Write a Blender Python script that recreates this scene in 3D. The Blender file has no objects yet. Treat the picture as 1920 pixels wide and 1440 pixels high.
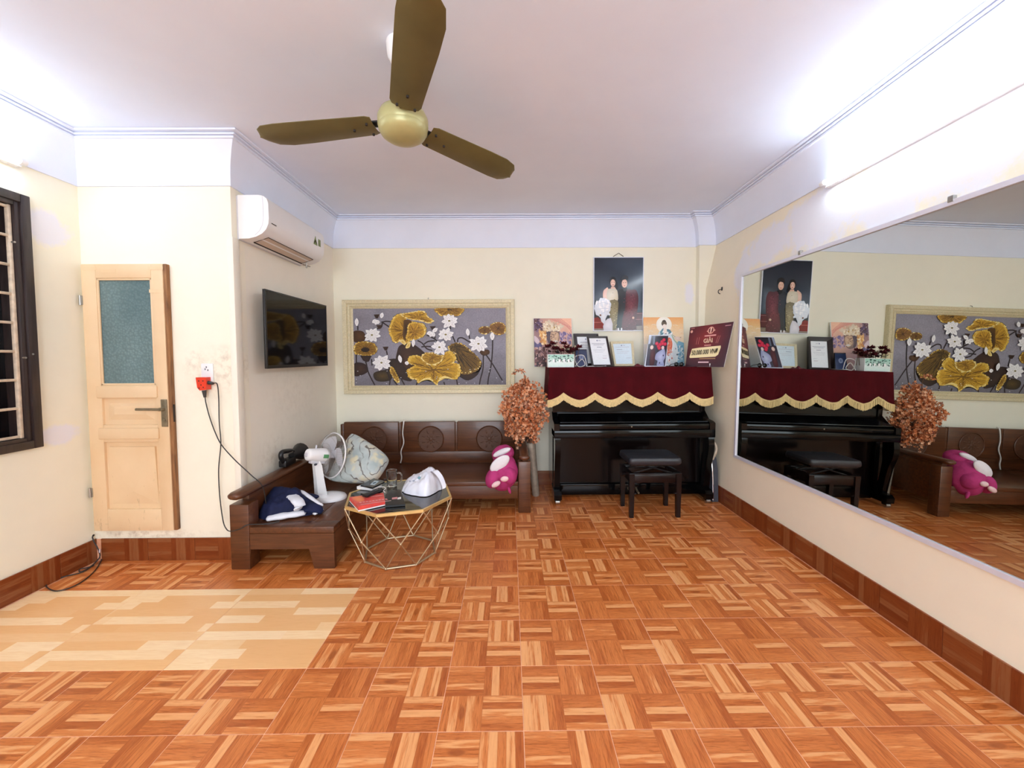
import bpy, bmesh, math, random
from mathutils import Vector, Matrix, noise
random.seed(7)
SC = bpy.context.scene
COL = SC.collection
PI = math.pi

# ------------------------------------------------------------------ camera, world, exposure
CAM_F, CAM_CX, CAM_CY, CAM_H = 769.22, 961.81, 701.85, 1.30458
YAW, PITCH, ROLL = 0.0078857, 0.0447001, -0.0057105
_cy, _sy, _cp, _sp = math.cos(YAW), math.sin(YAW), math.cos(PITCH), math.sin(PITCH)
_F = Vector((_sy*_cp, _cy*_cp, -_sp)); _r = Vector((_cy, -_sy, 0)); _u = _r.cross(_F)
_R = _r*math.cos(ROLL) + _u*math.sin(ROLL); _U = _u*math.cos(ROLL) - _r*math.sin(ROLL)
EYE = Vector((0, 0, CAM_H))
cd = bpy.data.cameras.new('camera')
cam = bpy.data.objects.new('camera', cd); COL.objects.link(cam)
cd.sensor_fit = 'HORIZONTAL'; cd.sensor_width = 36.0
cd.lens = CAM_F/1920*36.0
cd.shift_x = (960-CAM_CX)/1920; cd.shift_y = (CAM_CY-720)/1920
cd.clip_start = 0.05; cd.clip_end = 60
m = Matrix.Identity(4)
for i in range(3):
    m[i][0], m[i][1], m[i][2], m[i][3] = _R[i], _U[i], -_F[i], EYE[i]
cam.matrix_world = m
SC.camera = cam

w = bpy.data.worlds.new('world'); SC.world = w; w.use_nodes = True
w.node_tree.nodes['Background'].inputs[0].default_value = (0.012, 0.014, 0.02, 1)
w.node_tree.nodes['Background'].inputs[1].default_value = 0.4
SC.view_settings.view_transform = 'Standard'; SC.view_settings.look = 'None'
SC.view_settings.gamma = 1.0; SC.view_settings.use_curve_mapping = False
SC.view_settings.exposure = 0.74
TUBE_POWER = 23.0          # radiance of the fluorescent tubes
# fill lamp added out of view behind the camera to brighten the room
ad = bpy.data.lights.new('added_rear_fill', 'AREA'); ad.shape = 'RECTANGLE'; ad.size = 2.88; ad.size_y = 1.63
ad.energy = 88; ad.color = (0.80, 0.90, 1.0)
al = bpy.data.objects.new('added_rear_fill', ad); COL.objects.link(al)
al.location = (-0.30, -2.56, 1.575); al.rotation_euler = (PI/2, 0, 0)
try:
    SC.cycles.max_bounces = 10; SC.cycles.diffuse_bounces = 6; SC.cycles.glossy_bounces = 5
    SC.cycles.transmission_bounces = 8
except Exception: pass

# ------------------------------------------------------------------ measuring (a pixel's ray meets a plane)
def ray(x, y):
    return (_R*((x-CAM_CX)/CAM_F) - _U*((y-CAM_CY)/CAM_F) + _F)
def onY(x, y, Y): d = ray(x, y); return EYE + d*(Y/d.y)
def onZ(x, y, Z): d = ray(x, y); return EYE + d*((Z-CAM_H)/d.z)
def onX(x, y, X): d = ray(x, y); return EYE + d*(X/d.x)

# ------------------------------------------------------------------ colour and materials
def lin(v):
    v /= 255.0
    return v/12.92 if v <= 0.04045 else ((v+0.055)/1.055)**2.4
def C(r, g, b): return (lin(r), lin(g), lin(b), 1.0)

class N:
    """small node-tree writer"""
    def __init__(s, name):
        s.m = bpy.data.materials.new(name); s.m.use_nodes = True
        s.t = s.m.node_tree; s.n = s.t.nodes; s.l = s.t.links
        s.b = s.n['Principled BSDF']
    def node(s, k, **kw):
        o = s.n.new(k)
        for a, v in kw.items(): setattr(o, a, v)
        return o
    def put(s, sock, v):
        if isinstance(v, (int, float)): sock.default_value = v
        elif isinstance(v, tuple): sock.default_value = v
        else: s.l.new(v, sock)
    def m2(s, op, a, b=0.0, c=None, clamp=False):
        o = s.node('ShaderNodeMath', operation=op); o.use_clamp = clamp
        s.put(o.inputs[0], a); s.put(o.inputs[1], b)
        if c is not None: s.put(o.inputs[2], c)
        return o.outputs[0]
    def mix(s, f, a, b, blend='MIX'):
        o = s.node('ShaderNodeMix', data_type='RGBA', blend_type=blend)
        s.put(o.inputs[0], f); s.put(o.inputs[6], a); s.put(o.inputs[7], b)
        return o.outputs[2]
    def coord(s, k='Object'): return s.node('ShaderNodeTexCoord').outputs[k]
    def sep(s, v):
        o = s.node('ShaderNodeSeparateXYZ'); s.l.new(v, o.inputs[0]); return o.outputs
    def comb(s, x, y, z):
        o = s.node('ShaderNodeCombineXYZ')
        for i, v in enumerate((x, y, z)): s.put(o.inputs[i], v)
        return o.outputs[0]
    def mapping(s, v, scale=(1, 1, 1), loc=(0, 0, 0), rot=(0, 0, 0)):
        o = s.node('ShaderNodeMapping'); s.l.new(v, o.inputs[0])
        o.inputs[1].default_value = loc; o.inputs[2].default_value = rot; o.inputs[3].default_value = scale
        return o.outputs[0]
    def noise(s, v, scale=5, detail=3, rough=0.5, dist=0.0):
        o = s.node('ShaderNodeTexNoise'); s.put(o.inputs['Vector'], v)
        o.inputs['Scale'].default_value = scale; o.inputs['Detail'].default_value = detail
        o.inputs['Roughness'].default_value = rough; o.inputs['Distortion'].default_value = dist
        return o.outputs[0]
    def white(s, v):
        o = s.node('ShaderNodeTexWhiteNoise'); s.l.new(v, o.inputs['Vector']); return o.outputs['Value']
    def ramp(s, f, stops):
        o = s.node('ShaderNodeValToRGB'); s.put(o.inputs[0], f)
        e = o.color_ramp.elements
        while len(e) < len(stops): e.new(0.5)
        for q, (p, c) in zip(e, stops): q.position = p; q.color = c
        return o.outputs[0]
    def mr(s, v, a, b, c=0.0, d=1.0):
        o = s.node('ShaderNodeMapRange'); s.put(o.inputs[0], v)
        for i, x in enumerate((a, b, c, d)): o.inputs[i+1].default_value = x
        return o.outputs[0]
    def bump(s, h, strength=0.2, dist=0.01):
        o = s.node('ShaderNodeBump'); s.l.new(h, o.inputs['Height'])
        o.inputs['Strength'].default_value = strength; o.inputs['Distance'].default_value = dist
        s.l.new(o.outputs[0], s.b.inputs['Normal'])
    def fin(s, col=None, rough=None, metal=None, spec=None, coat=None):
        b = s.b
        if col is not None: s.put(b.inputs['Base Color'], col)
        if rough is not None: s.put(b.inputs['Roughness'], rough)
        if metal is not None: s.put(b.inputs['Metallic'], metal)
        if spec is not None: s.put(b.inputs['Specular IOR Level'], spec)
        if coat is not None:
            b.inputs['Coat Weight'].default_value = coat; b.inputs['Coat Roughness'].default_value = 0.08
        return s.m

def simple(name, col, rough=0.5, metal=0.0, spec=0.5, var=0.06, scale=12, bump=0.0, coat=None):
    """a plain colour with faint mottling"""
    n = N(name); v = n.coord()
    f = n.noise(v, scale, 4)
    a = tuple(min(1, c*(1+var)) for c in col[:3])+(1,); b = tuple(c*(1-var) for c in col[:3])+(1,)
    c = n.ramp(f, [(0.3, b), (0.7, a)])
    if bump: n.bump(n.noise(v, scale*6, 4), bump, 0.004)
    return n.fin(c, rough, metal, spec, coat)

def wood(name, dark, light, rough=0.35, axis=0, scale=1.0, coat=None):
    n = N(name); v = n.coord()
    sc = [14, 14, 14]; sc[axis] = 1.2
    g = n.noise(n.mapping(v, tuple(x*scale for x in sc)), 4, 6, 0.6, 0.6)
    g2 = n.noise(v, 2.2, 2)
    f = n.m2('ADD', n.m2('MULTIPLY', g, 0.75), n.m2('MULTIPLY', g2, 0.25))
    c = n.ramp(f, [(0.32, dark), (0.68, light)])
    n.bump(g, 0.08, 0.002)
    return n.fin(c, rough, 0, 0.5, coat)

M = {}
# paint on walls and ceilings
def wallpaint(name, base, patches=None, axes=(0, 2), white=C(236, 236, 242), dirt=None):
    """cream paint; patches = [(a, b, ra, rb)] bare white filler patches, in metres along the two axes"""
    n = N(name); v = n.coord()
    f = n.noise(v, 1.3, 3); f2 = n.noise(v, 9, 4)
    c = n.ramp(n.m2('ADD', n.m2('MULTIPLY', f, 0.7), n.m2('MULTIPLY', f2, 0.3)),
               [(0.35, tuple(x*0.95 for x in base[:3])+(1,)), (0.65, base)])
    if patches:
        s = n.sep(v)
        wob = n.m2('MULTIPLY', n.m2('SUBTRACT', n.noise(n.mapping(v, (1, 1, 1)), 5.5, 6, 0.7), 0.5), 2.0)
        tot = None
        for a, b, ra, rb in patches:
            da = n.m2('DIVIDE', n.m2('SUBTRACT', s[axes[0]], a), ra); db = n.m2('DIVIDE', n.m2('SUBTRACT', s[axes[1]], b), rb)
            d = n.m2('SQRT', n.m2('ADD', n.m2('MULTIPLY', da, da), n.m2('MULTIPLY', db, db)))
            k = n.mr(n.m2('ADD', d, wob), 1.2, 0.8)
            tot = k if tot is None else n.m2('MAXIMUM', tot, k)
        c = n.mix(tot, c, white)
    for a, b, ra, rb, k_ in (dirt or ()):      # greasy smudges
        s = n.sep(v)
        da = n.m2('DIVIDE', n.m2('SUBTRACT', s[axes[0]], a), ra); db = n.m2('DIVIDE', n.m2('SUBTRACT', s[axes[1]], b), rb)
        d = n.m2('SQRT', n.m2('ADD', n.m2('MULTIPLY', da, da), n.m2('MULTIPLY', db, db)))
        blot = n.mr(n.noise(v, 22, 6, 0.7), 0.44, 0.7)
        c = n.mix(n.m2('MULTIPLY', n.m2('MULTIPLY', n.mr(d, 1.0, 0.2), blot), k_), c, C(150, 120, 86))
    n.bump(n.noise(v, 26, 5, 0.6), 0.12, 0.006)
    return n.fin(c, 0.75, 0, 0.25)

CREAM = C(246, 242, 222)
M['cream'] = wallpaint('cream_paint', CREAM)
M['ceiling'] = simple('ceiling_white', C(230, 238, 254), 0.8, spec=0.2, var=0.02, scale=3, bump=0.1)
M['cove'] = simple('cove_white', C(230, 236, 250), 0.7, spec=0.25, var=0.02, scale=4, bump=0.08)

def tile_material():
    """one printed tile: two by two squares of basket-woven strips, read in the tile's own coordinates"""
    n = N('parquet_print_tile'); v = n.coord(); s = n.sep(v)
    oi = n.node('ShaderNodeObjectInfo').outputs['Random']
    seed = n.m2('FLOOR', n.m2('MULTIPLY', oi, 5.0))
    x = n.m2('ADD', n.m2('DIVIDE', s[0], 0.15), 1.0)      # 0..2
    y = n.m2('ADD', n.m2('DIVIDE', s[1], 0.15), 1.0)
    ix = n.m2('FLOOR', x); iy = n.m2('FLOOR', y)
    fx = n.m2('FRACT', x); fy = n.m2('FRACT', y)
    par = n.m2('MODULO', n.m2('ADD', ix, iy), 2.0)         # 1: strips run along x
    hor = n.m2('GREATER_THAN', par, 0.5)
    inv = n.m2('SUBTRACT', 1.0, hor)
    u = n.m2('ADD', n.m2('MULTIPLY', fx, hor), n.m2('MULTIPLY', fy, inv))   # along the strip
    t = n.m2('ADD', n.m2('MULTIPLY', fy, hor), n.m2('MULTIPLY', fx, inv))   # across
    k = n.m2('FLOOR', n.m2('MULTIPLY', t, 5.0)); ft = n.m2('FRACT', n.m2('MULTIPLY', t, 5.0))
    cell = n.m2('ADD', n.m2('MULTIPLY', ix, 3.0), n.m2('MULTIPLY', iy, 7.0))
    h = n.white(n.comb(k, cell, seed))
    hc = n.white(n.comb(cell, seed, 3.3))
    knot_on = n.m2('GREATER_THAN', hc, 0.62)
    # in a knotted square the second and fourth strips are pale
    odd = n.m2('MODULO', k, 2.0)
    hk = n.m2('ADD', n.m2('MULTIPLY', odd, 0.42), 0.38)
    h = n.m2('ADD', n.m2('MULTIPLY', h, n.m2('SUBTRACT', 1.0, knot_on)), n.m2('MULTIPLY', hk, knot_on))
    sd = n.m2('ADD', n.m2('ADD', n.m2('MULTIPLY', cell, 1.7), n.m2('MULTIPLY', seed, 13.0)), n.m2('MULTIPLY', k, 5.3))
    g1 = n.noise(n.comb(n.m2('MULTIPLY', u, 1.1), n.m2('MULTIPLY', t, 11.0), sd), 1.0, 3, 0.55, 0.3)
    g = n.noise(n.comb(n.m2('MULTIPLY', u, 2.2), n.m2('MULTIPLY', t, 34.0), sd), 1.3, 5, 0.62, 0.4)
    val = n.m2('ADD', n.m2('ADD', n.m2('MULTIPLY', h, 0.62), n.m2('MULTIPLY', g1, 0.65)), -0.135)
    c = n.ramp(val, [(0.20, C(182, 94, 40)), (0.38, C(206, 118, 57)), (0.62, C(216, 129, 67)), (0.71, C(233, 162, 102)), (0.9, C(239, 172, 112))])
    dark = n.m2('MULTIPLY', n.mr(g, 0.5, 0.64), n.mr(val, 0.78, 0.40, 0.12, 0.85))
    c = n.mix(dark, c, C(158, 76, 24))
    kx = n.m2('DIVIDE', n.m2('SUBTRACT', u, 0.5), 0.24); kt = n.m2('DIVIDE', n.m2('SUBTRACT', t, 0.5), 0.095)
    kd = n.m2('ADD', n.m2('SQRT', n.m2('ADD', n.m2('MULTIPLY', kx, kx), n.m2('MULTIPLY', kt, kt))),
              n.m2('MULTIPLY', n.m2('SUBTRACT', g, 0.5), 0.9))
    kn = n.m2('MULTIPLY', n.mr(kd, 1.0, 0.6), knot_on)
    c = n.mix(n.m2('MULTIPLY', kn, 0.65), c, C(150, 74, 30))
    lines = n.m2('MULTIPLY', n.m2('ABSOLUTE', n.m2('SUBTRACT', ft, 0.5)), 2.0)
    c = n.mix(n.mr(lines, 0.88, 0.99, 0.0, 0.22), c, C(158, 78, 34))
    # squares meet at a fine line
    e1 = n.m2('MAXIMUM', n.m2('MULTIPLY', n.m2('ABSOLUTE', n.m2('SUBTRACT', u, 0.5)), 2.0), n.m2('MULTIPLY', n.m2('ABSOLUTE', n.m2('SUBTRACT', t, 0.5)), 2.0))
    c = n.mix(n.mr(e1, 0.965, 0.985, 0.0, 0.25), c, C(160, 84, 40))
    return n, c, g
_n, _c, _g = tile_material()
M['tile'] = _n.fin(_c, 0.3, 0, 0.45)
_n, _c, _g = tile_material()
_n.m.name = 'baseboard_print_tile'
M['base_tile'] = _n.fin(_n.mix(0.78, _c, C(92, 32, 10)), 0.3, 0, 0.45)

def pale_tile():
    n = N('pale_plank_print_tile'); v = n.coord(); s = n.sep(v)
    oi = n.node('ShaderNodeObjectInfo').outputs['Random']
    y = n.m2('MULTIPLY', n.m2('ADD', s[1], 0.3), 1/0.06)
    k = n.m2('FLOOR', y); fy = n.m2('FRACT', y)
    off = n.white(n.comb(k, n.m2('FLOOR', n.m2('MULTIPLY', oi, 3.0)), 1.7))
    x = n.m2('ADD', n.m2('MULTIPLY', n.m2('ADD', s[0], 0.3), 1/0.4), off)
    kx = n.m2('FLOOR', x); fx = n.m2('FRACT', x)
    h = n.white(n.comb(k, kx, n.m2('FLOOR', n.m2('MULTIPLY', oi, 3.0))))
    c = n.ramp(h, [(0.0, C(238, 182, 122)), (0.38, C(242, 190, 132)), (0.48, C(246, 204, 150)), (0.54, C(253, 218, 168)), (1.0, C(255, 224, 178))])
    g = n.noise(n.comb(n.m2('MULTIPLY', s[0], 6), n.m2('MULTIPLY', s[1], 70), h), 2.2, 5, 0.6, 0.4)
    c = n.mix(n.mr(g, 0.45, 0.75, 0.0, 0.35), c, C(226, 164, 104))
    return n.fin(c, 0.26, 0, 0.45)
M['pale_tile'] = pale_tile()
M['grout'] = simple('grout', C(228, 168, 132), 0.85, var=0.15, scale=30)

M['sofa'] = wood('dark_stained_wood', C(68, 36, 18), C(108, 63, 35), 0.36, 0, 0.9, 0.12)
M['sofa_y'] = wood('dark_stained_wood_lengthwise', C(68, 36, 18), C(108, 63, 35), 0.36, 1, 0.9, 0.12)
M['sofa_in'] = wood('carved_dark_wood', C(74, 42, 24), C(100, 62, 38), 0.5, 0, 3)
M['door'] = None
def doorpaint():
    n = N('worn_cream_door_paint'); v = n.coord(); s = n.sep(v)
    f = n.noise(v, 3, 4); c = n.ramp(f, [(0.3, C(224, 191, 148)), (0.7, C(234, 205, 165))])
    st = n.noise(n.mapping(v, (30, 30, 9)), 1.0, 6, 0.7)
    low = n.mr(s[2], 0.75, -0.05, 0.0, 0.16)
    w_ = n.mr(n.m2('ADD', st, low), 0.72, 0.82)
    c = n.mix(n.m2('MULTIPLY', w_, 0.45), c, C(120, 82, 48))
    n.bump(n.noise(v, 40, 4), 0.08, 0.003)
    return n.fin(c, 0.5, 0, 0.4)
M['door'] = doorpaint()
M['door_edge'] = wood('bare_door_edge', C(96, 62, 36), C(168, 118, 72), 0.7, 2)
def frosted():
    n = N('patterned_frosted_glass'); v = n.coord()
    vo = n.node('ShaderNodeTexVoronoi'); n.l.new(v, vo.inputs['Vector']); vo.inputs['Scale'].default_value = 70
    f = n.noise(v, 2.2, 2); d = vo.outputs['Distance']
    c = n.ramp(f, [(0.3, C(92, 116, 118)), (0.7, C(124, 148, 148))])
    c = n.mix(n.mr(d, 0.2, 0.7, 0.0, 0.35), c, C(66, 88, 92))
    n.bump(d, 0.5, 0.006)
    return n.fin(c, 0.22, 0, 0.5)
M['frosted'] = frosted()
M['bronze'] = simple('aged_bronze', C(134, 122, 98), 0.45, 0.4, var=0.2, scale=40)
M['steel'] = simple('dull_steel', C(176, 174, 168), 0.35, 0.9, var=0.1)
M['chrome'] = simple('bright_metal', C(225, 225, 228), 0.18, 1.0, var=0.03)
M['window_wood'] = wood('dark_window_wood', C(30, 22, 22), C(58, 46, 44), 0.35, 2)
M['bar'] = simple('cream_painted_iron', C(214, 196, 172), 0.5, var=0.2, scale=30)
M['night'] = simple('dark_window_glass', C(16, 13, 16), 0.08, spec=0.6, var=0.3)
M['black'] = simple('black_plastic', C(20, 20, 22), 0.35, var=0.15)
M['screen'] = simple('dark_screen_glass', C(9, 9, 11), 0.07, spec=0.22, var=0.1)
def lacquer():
    n = N('black_piano_lacquer')
    return n.fin(C(7, 7, 8), 0.10, 0, 0.24)
M['piano'] = lacquer()
M['piano'].diffuse_color = (0, 0, 0, 1)
M['piano_low'] = simple('brown_black_lacquer', C(18, 11, 10), 0.16, spec=0.24, var=0.2, scale=5)  # browner and more mottled than the case lacquer
M['white_plastic'] = simple('white_plastic', C(238, 238, 238), 0.35, var=0.01)
M['grey_plastic'] = simple('light_grey_plastic', C(206, 206, 212), 0.4, var=0.03)
M['vent'] = simple('vent_beige', C(206, 188, 170), 0.5, var=0.03)
M['dark_line'] = simple('dark_gap', C(40, 34, 30), 0.8)
M['olive'] = simple('olive_gold_enamel', C(108, 99, 60), 0.38, 0.25, var=0.12, scale=6)
M['olive_light'] = simple('pale_olive_enamel', C(176, 172, 120), 0.35, 0.2, var=0.1, scale=8)
M['velvet'] = None
def velvet():
    n = N('burgundy_velvet'); v = n.coord()
    c = n.ramp(n.noise(v, 7, 4), [(0.3, C(62, 1, 9)), (0.7, C(80, 4, 15))])
    n.b.inputs['Sheen Weight'].default_value = 0.08
    n.b.inputs['Sheen Roughness'].default_value = 0.5
    n.b.inputs['Sheen Tint'].default_value = C(150, 40, 50)
    n.bump(n.noise(v, 160, 3), 0.15, 0.002)
    return n.fin(c, 0.9, 0, 0.2)
M['velvet'] = velvet()
M['fringe'] = simple('cream_fringe', C(232, 206, 146), 0.75, var=0.12, scale=60)
M['gold_frame'] = simple('pale_gold_frame', C(216, 204, 168), 0.45, 0.1, var=0.12, scale=90, bump=0.2)
M['gold'] = simple('brushed_gold', C(222, 192, 128), 0.42, 0.6, var=0.08)
M['rod'] = simple('gold_rod', C(206, 184, 150), 0.32, 0.75, var=0.08)
M['table_glass'] = simple('smoked_table_glass', C(30, 27, 25), 0.04, spec=0.7, var=0.1)
M['mirror'] = N('mirror_silver').fin(C(212, 216, 210), 0.0, 1.0)
M['alu'] = simple('white_aluminium', C(228, 230, 242), 0.35, 0.2, var=0.03)
def emis(name, col, s):
    n = N(name); n.b.inputs['Emission Color'].default_value = col; n.b.inputs['Emission Strength'].default_value = s
    return n.fin((0.9, 0.9, 0.9, 1), 0.4)
M['tube'] = emis('lit_tube', (0.80, 0.91, 1.0, 1), TUBE_POWER)
M['leather'] = simple('black_leather', C(40, 40, 46), 0.38, spec=0.55, var=0.15, scale=30, bump=0.15)
M['bench_wood'] = simple('black_cherry_wood', C(24, 13, 13), 0.25, spec=0.35, var=0.2, scale=8)
M['red_plastic'] = simple('red_plastic', C(222, 62, 36), 0.4, var=0.06)
M['cable'] = simple('dark_cable', C(52, 50, 48), 0.5)
M['cable_pale'] = simple('pale_cable', C(226, 222, 216), 0.5)
M['paper'] = simple('white_paper', C(240, 240, 240), 0.6, var=0.02)
M['galv'] = simple('silver_sleeve', C(172, 162, 146), 0.45, 0.25, var=0.2, scale=25, bump=0.3)
M['stem'] = simple('dry_brown_stem', C(92, 62, 42), 0.8, var=0.2)
def blossom():
    n = N('dried_blossom'); g = n.node('ShaderNodeNewGeometry')
    c = n.ramp(g.outputs['Random Per Island'], [(0.0, C(150, 78, 44)), (0.25, C(204, 122, 74)), (0.6, C(228, 158, 110)), (0.9, C(244, 196, 160)), (1.0, C(126, 58, 44))])
    return n.fin(c, 0.75, 0, 0.3)
M['blossom'] = blossom()
M['pink'] = simple('hot_pink_plush', C(182, 60, 118), 0.9, spec=0.2, var=0.1, scale=20, bump=0.4)
M['plush_white'] = simple('white_plush', C(236, 232, 236), 0.9, spec=0.2, var=0.04, scale=40, bump=0.4)
M['plush_pale'] = simple('pale_pink_plush', C(240, 206, 206), 0.9, spec=0.2, var=0.04, scale=40, bump=0.4)
M['navy'] = simple('navy_cloth', C(28, 34, 66), 0.8, spec=0.25, var=0.3, scale=14, bump=0.25)
M['white_cloth'] = simple('white_cloth', C(232, 234, 240), 0.8, spec=0.25, var=0.05, scale=14, bump=0.2)
def bagmat():
    n = N('thin_white_plastic_film'); v = n.coord()
    n.b.inputs['Subsurface Weight'].default_value = 0.0
    n.bump(n.noise(v, 14, 3, 0.5, 0.4), 0.35, 0.01)
    return n.fin(n.ramp(n.noise(v, 10, 3), [(0.3, C(226, 228, 240)), (0.7, C(244, 244, 250))]), 0.3, 0, 0.45)
M['bag'] = bagmat()
def floral():
    n = N('pale_floral_cotton'); v = n.coord()
    base = n.ramp(n.noise(v, 7, 3), [(0.3, C(172, 186, 184)), (0.5, C(196, 204, 200)), (0.7, C(214, 210, 188))])
    bl = n.mr(n.noise(n.mapping(v, (1, 1, 1), (3, 1, 2)), 9, 2), 0.56, 0.66)
    c = n.mix(n.m2('MULTIPLY', bl, 0.8), base, C(232, 222, 184))
    wv = n.node('ShaderNodeTexWave', wave_type='BANDS'); n.l.new(n.mapping(v, (1, 1, 1), rot=(0.3, 0.5, 0.7)), wv.inputs['Vector'])
    wv.inputs['Scale'].default_value = 6.5; wv.inputs['Distortion'].default_value = 11; wv.inputs['Detail'].default_value = 3
    br = n.m2('MULTIPLY', n.mr(wv.outputs['Fac'], 0.12, 0.03), n.mr(n.noise(v, 8, 2), 0.38, 0.5))
    c = n.mix(n.m2('MULTIPLY', br, 0.85), c, C(92, 80, 74))
    n.bump(n.noise(v, 9, 3), 0.3, 0.012)
    return n.fin(c, 0.85, 0, 0.2)
M['floral'] = floral()
def printmat(name, rough, grain=0.2, gscale=140):
    """flat printed or painted picture: colours sit in the mesh's own colour attribute"""
    n = N(name); a = n.node('ShaderNodeAttribute', attribute_name='Col'); v = n.coord()
    f = n.mr(n.noise(v, gscale, 3), 0.3, 0.7, 1-grain, 1+grain)
    c = n.node('ShaderNodeMix', data_type='RGBA', blend_type='MULTIPLY'); c.inputs[0].default_value = 1.0
    n.l.new(a.outputs['Color'], c.inputs[6]); n.l.new(n.comb(f, f, f), c.inputs[7])
    return n.fin(c.outputs[2], rough, 0, 0.45)
M['print_matt'] = printmat('painted_canvas', 0.6, 0.16, 110)
M['print_gloss'] = printmat('glossy_print', 0.12, 0.05)
M['print_soft'] = printmat('satin_print', 0.35, 0.06)
def glass():
    n = N('clear_glass'); n.b.inputs['Transmission Weight'].default_value = 1.0; n.b.inputs['IOR'].default_value = 1.45
    return n.fin((0.97, 0.98, 0.98, 1), 0.02)
M['glass'] = glass()
M['phone'] = simple('black_glass_phone', C(22, 24, 28), 0.1, spec=0.6)
M['gig_bag'] = simple('dark_grey_nylon', C(66, 68, 78), 0.6, var=0.12, scale=50)
M['green_label'] = simple('green_label', C(86, 150, 96), 0.5)
M['label_olive'] = simple('olive_label', C(128, 142, 84), 0.5, var=0.3, scale=60)
M['dark_red'] = simple('dark_red_petal', C(96, 20, 32), 0.8, var=0.35, scale=30)
M['leaf_dark'] = simple('dark_leaf', C(54, 44, 44), 0.7, var=0.3, scale=30)
M['cream_petal'] = simple('cream_petal', C(226, 218, 190), 0.7)
M['frame_black'] = wood('black_brown_frame', C(22, 13, 12), C(46, 28, 26), 0.3, 0)
M['gold_text'] = simple('gold_lettering', C(236, 206, 172), 0.5)
M['dark_text'] = simple('dark_lettering', C(58, 50, 26), 0.5)

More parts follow.
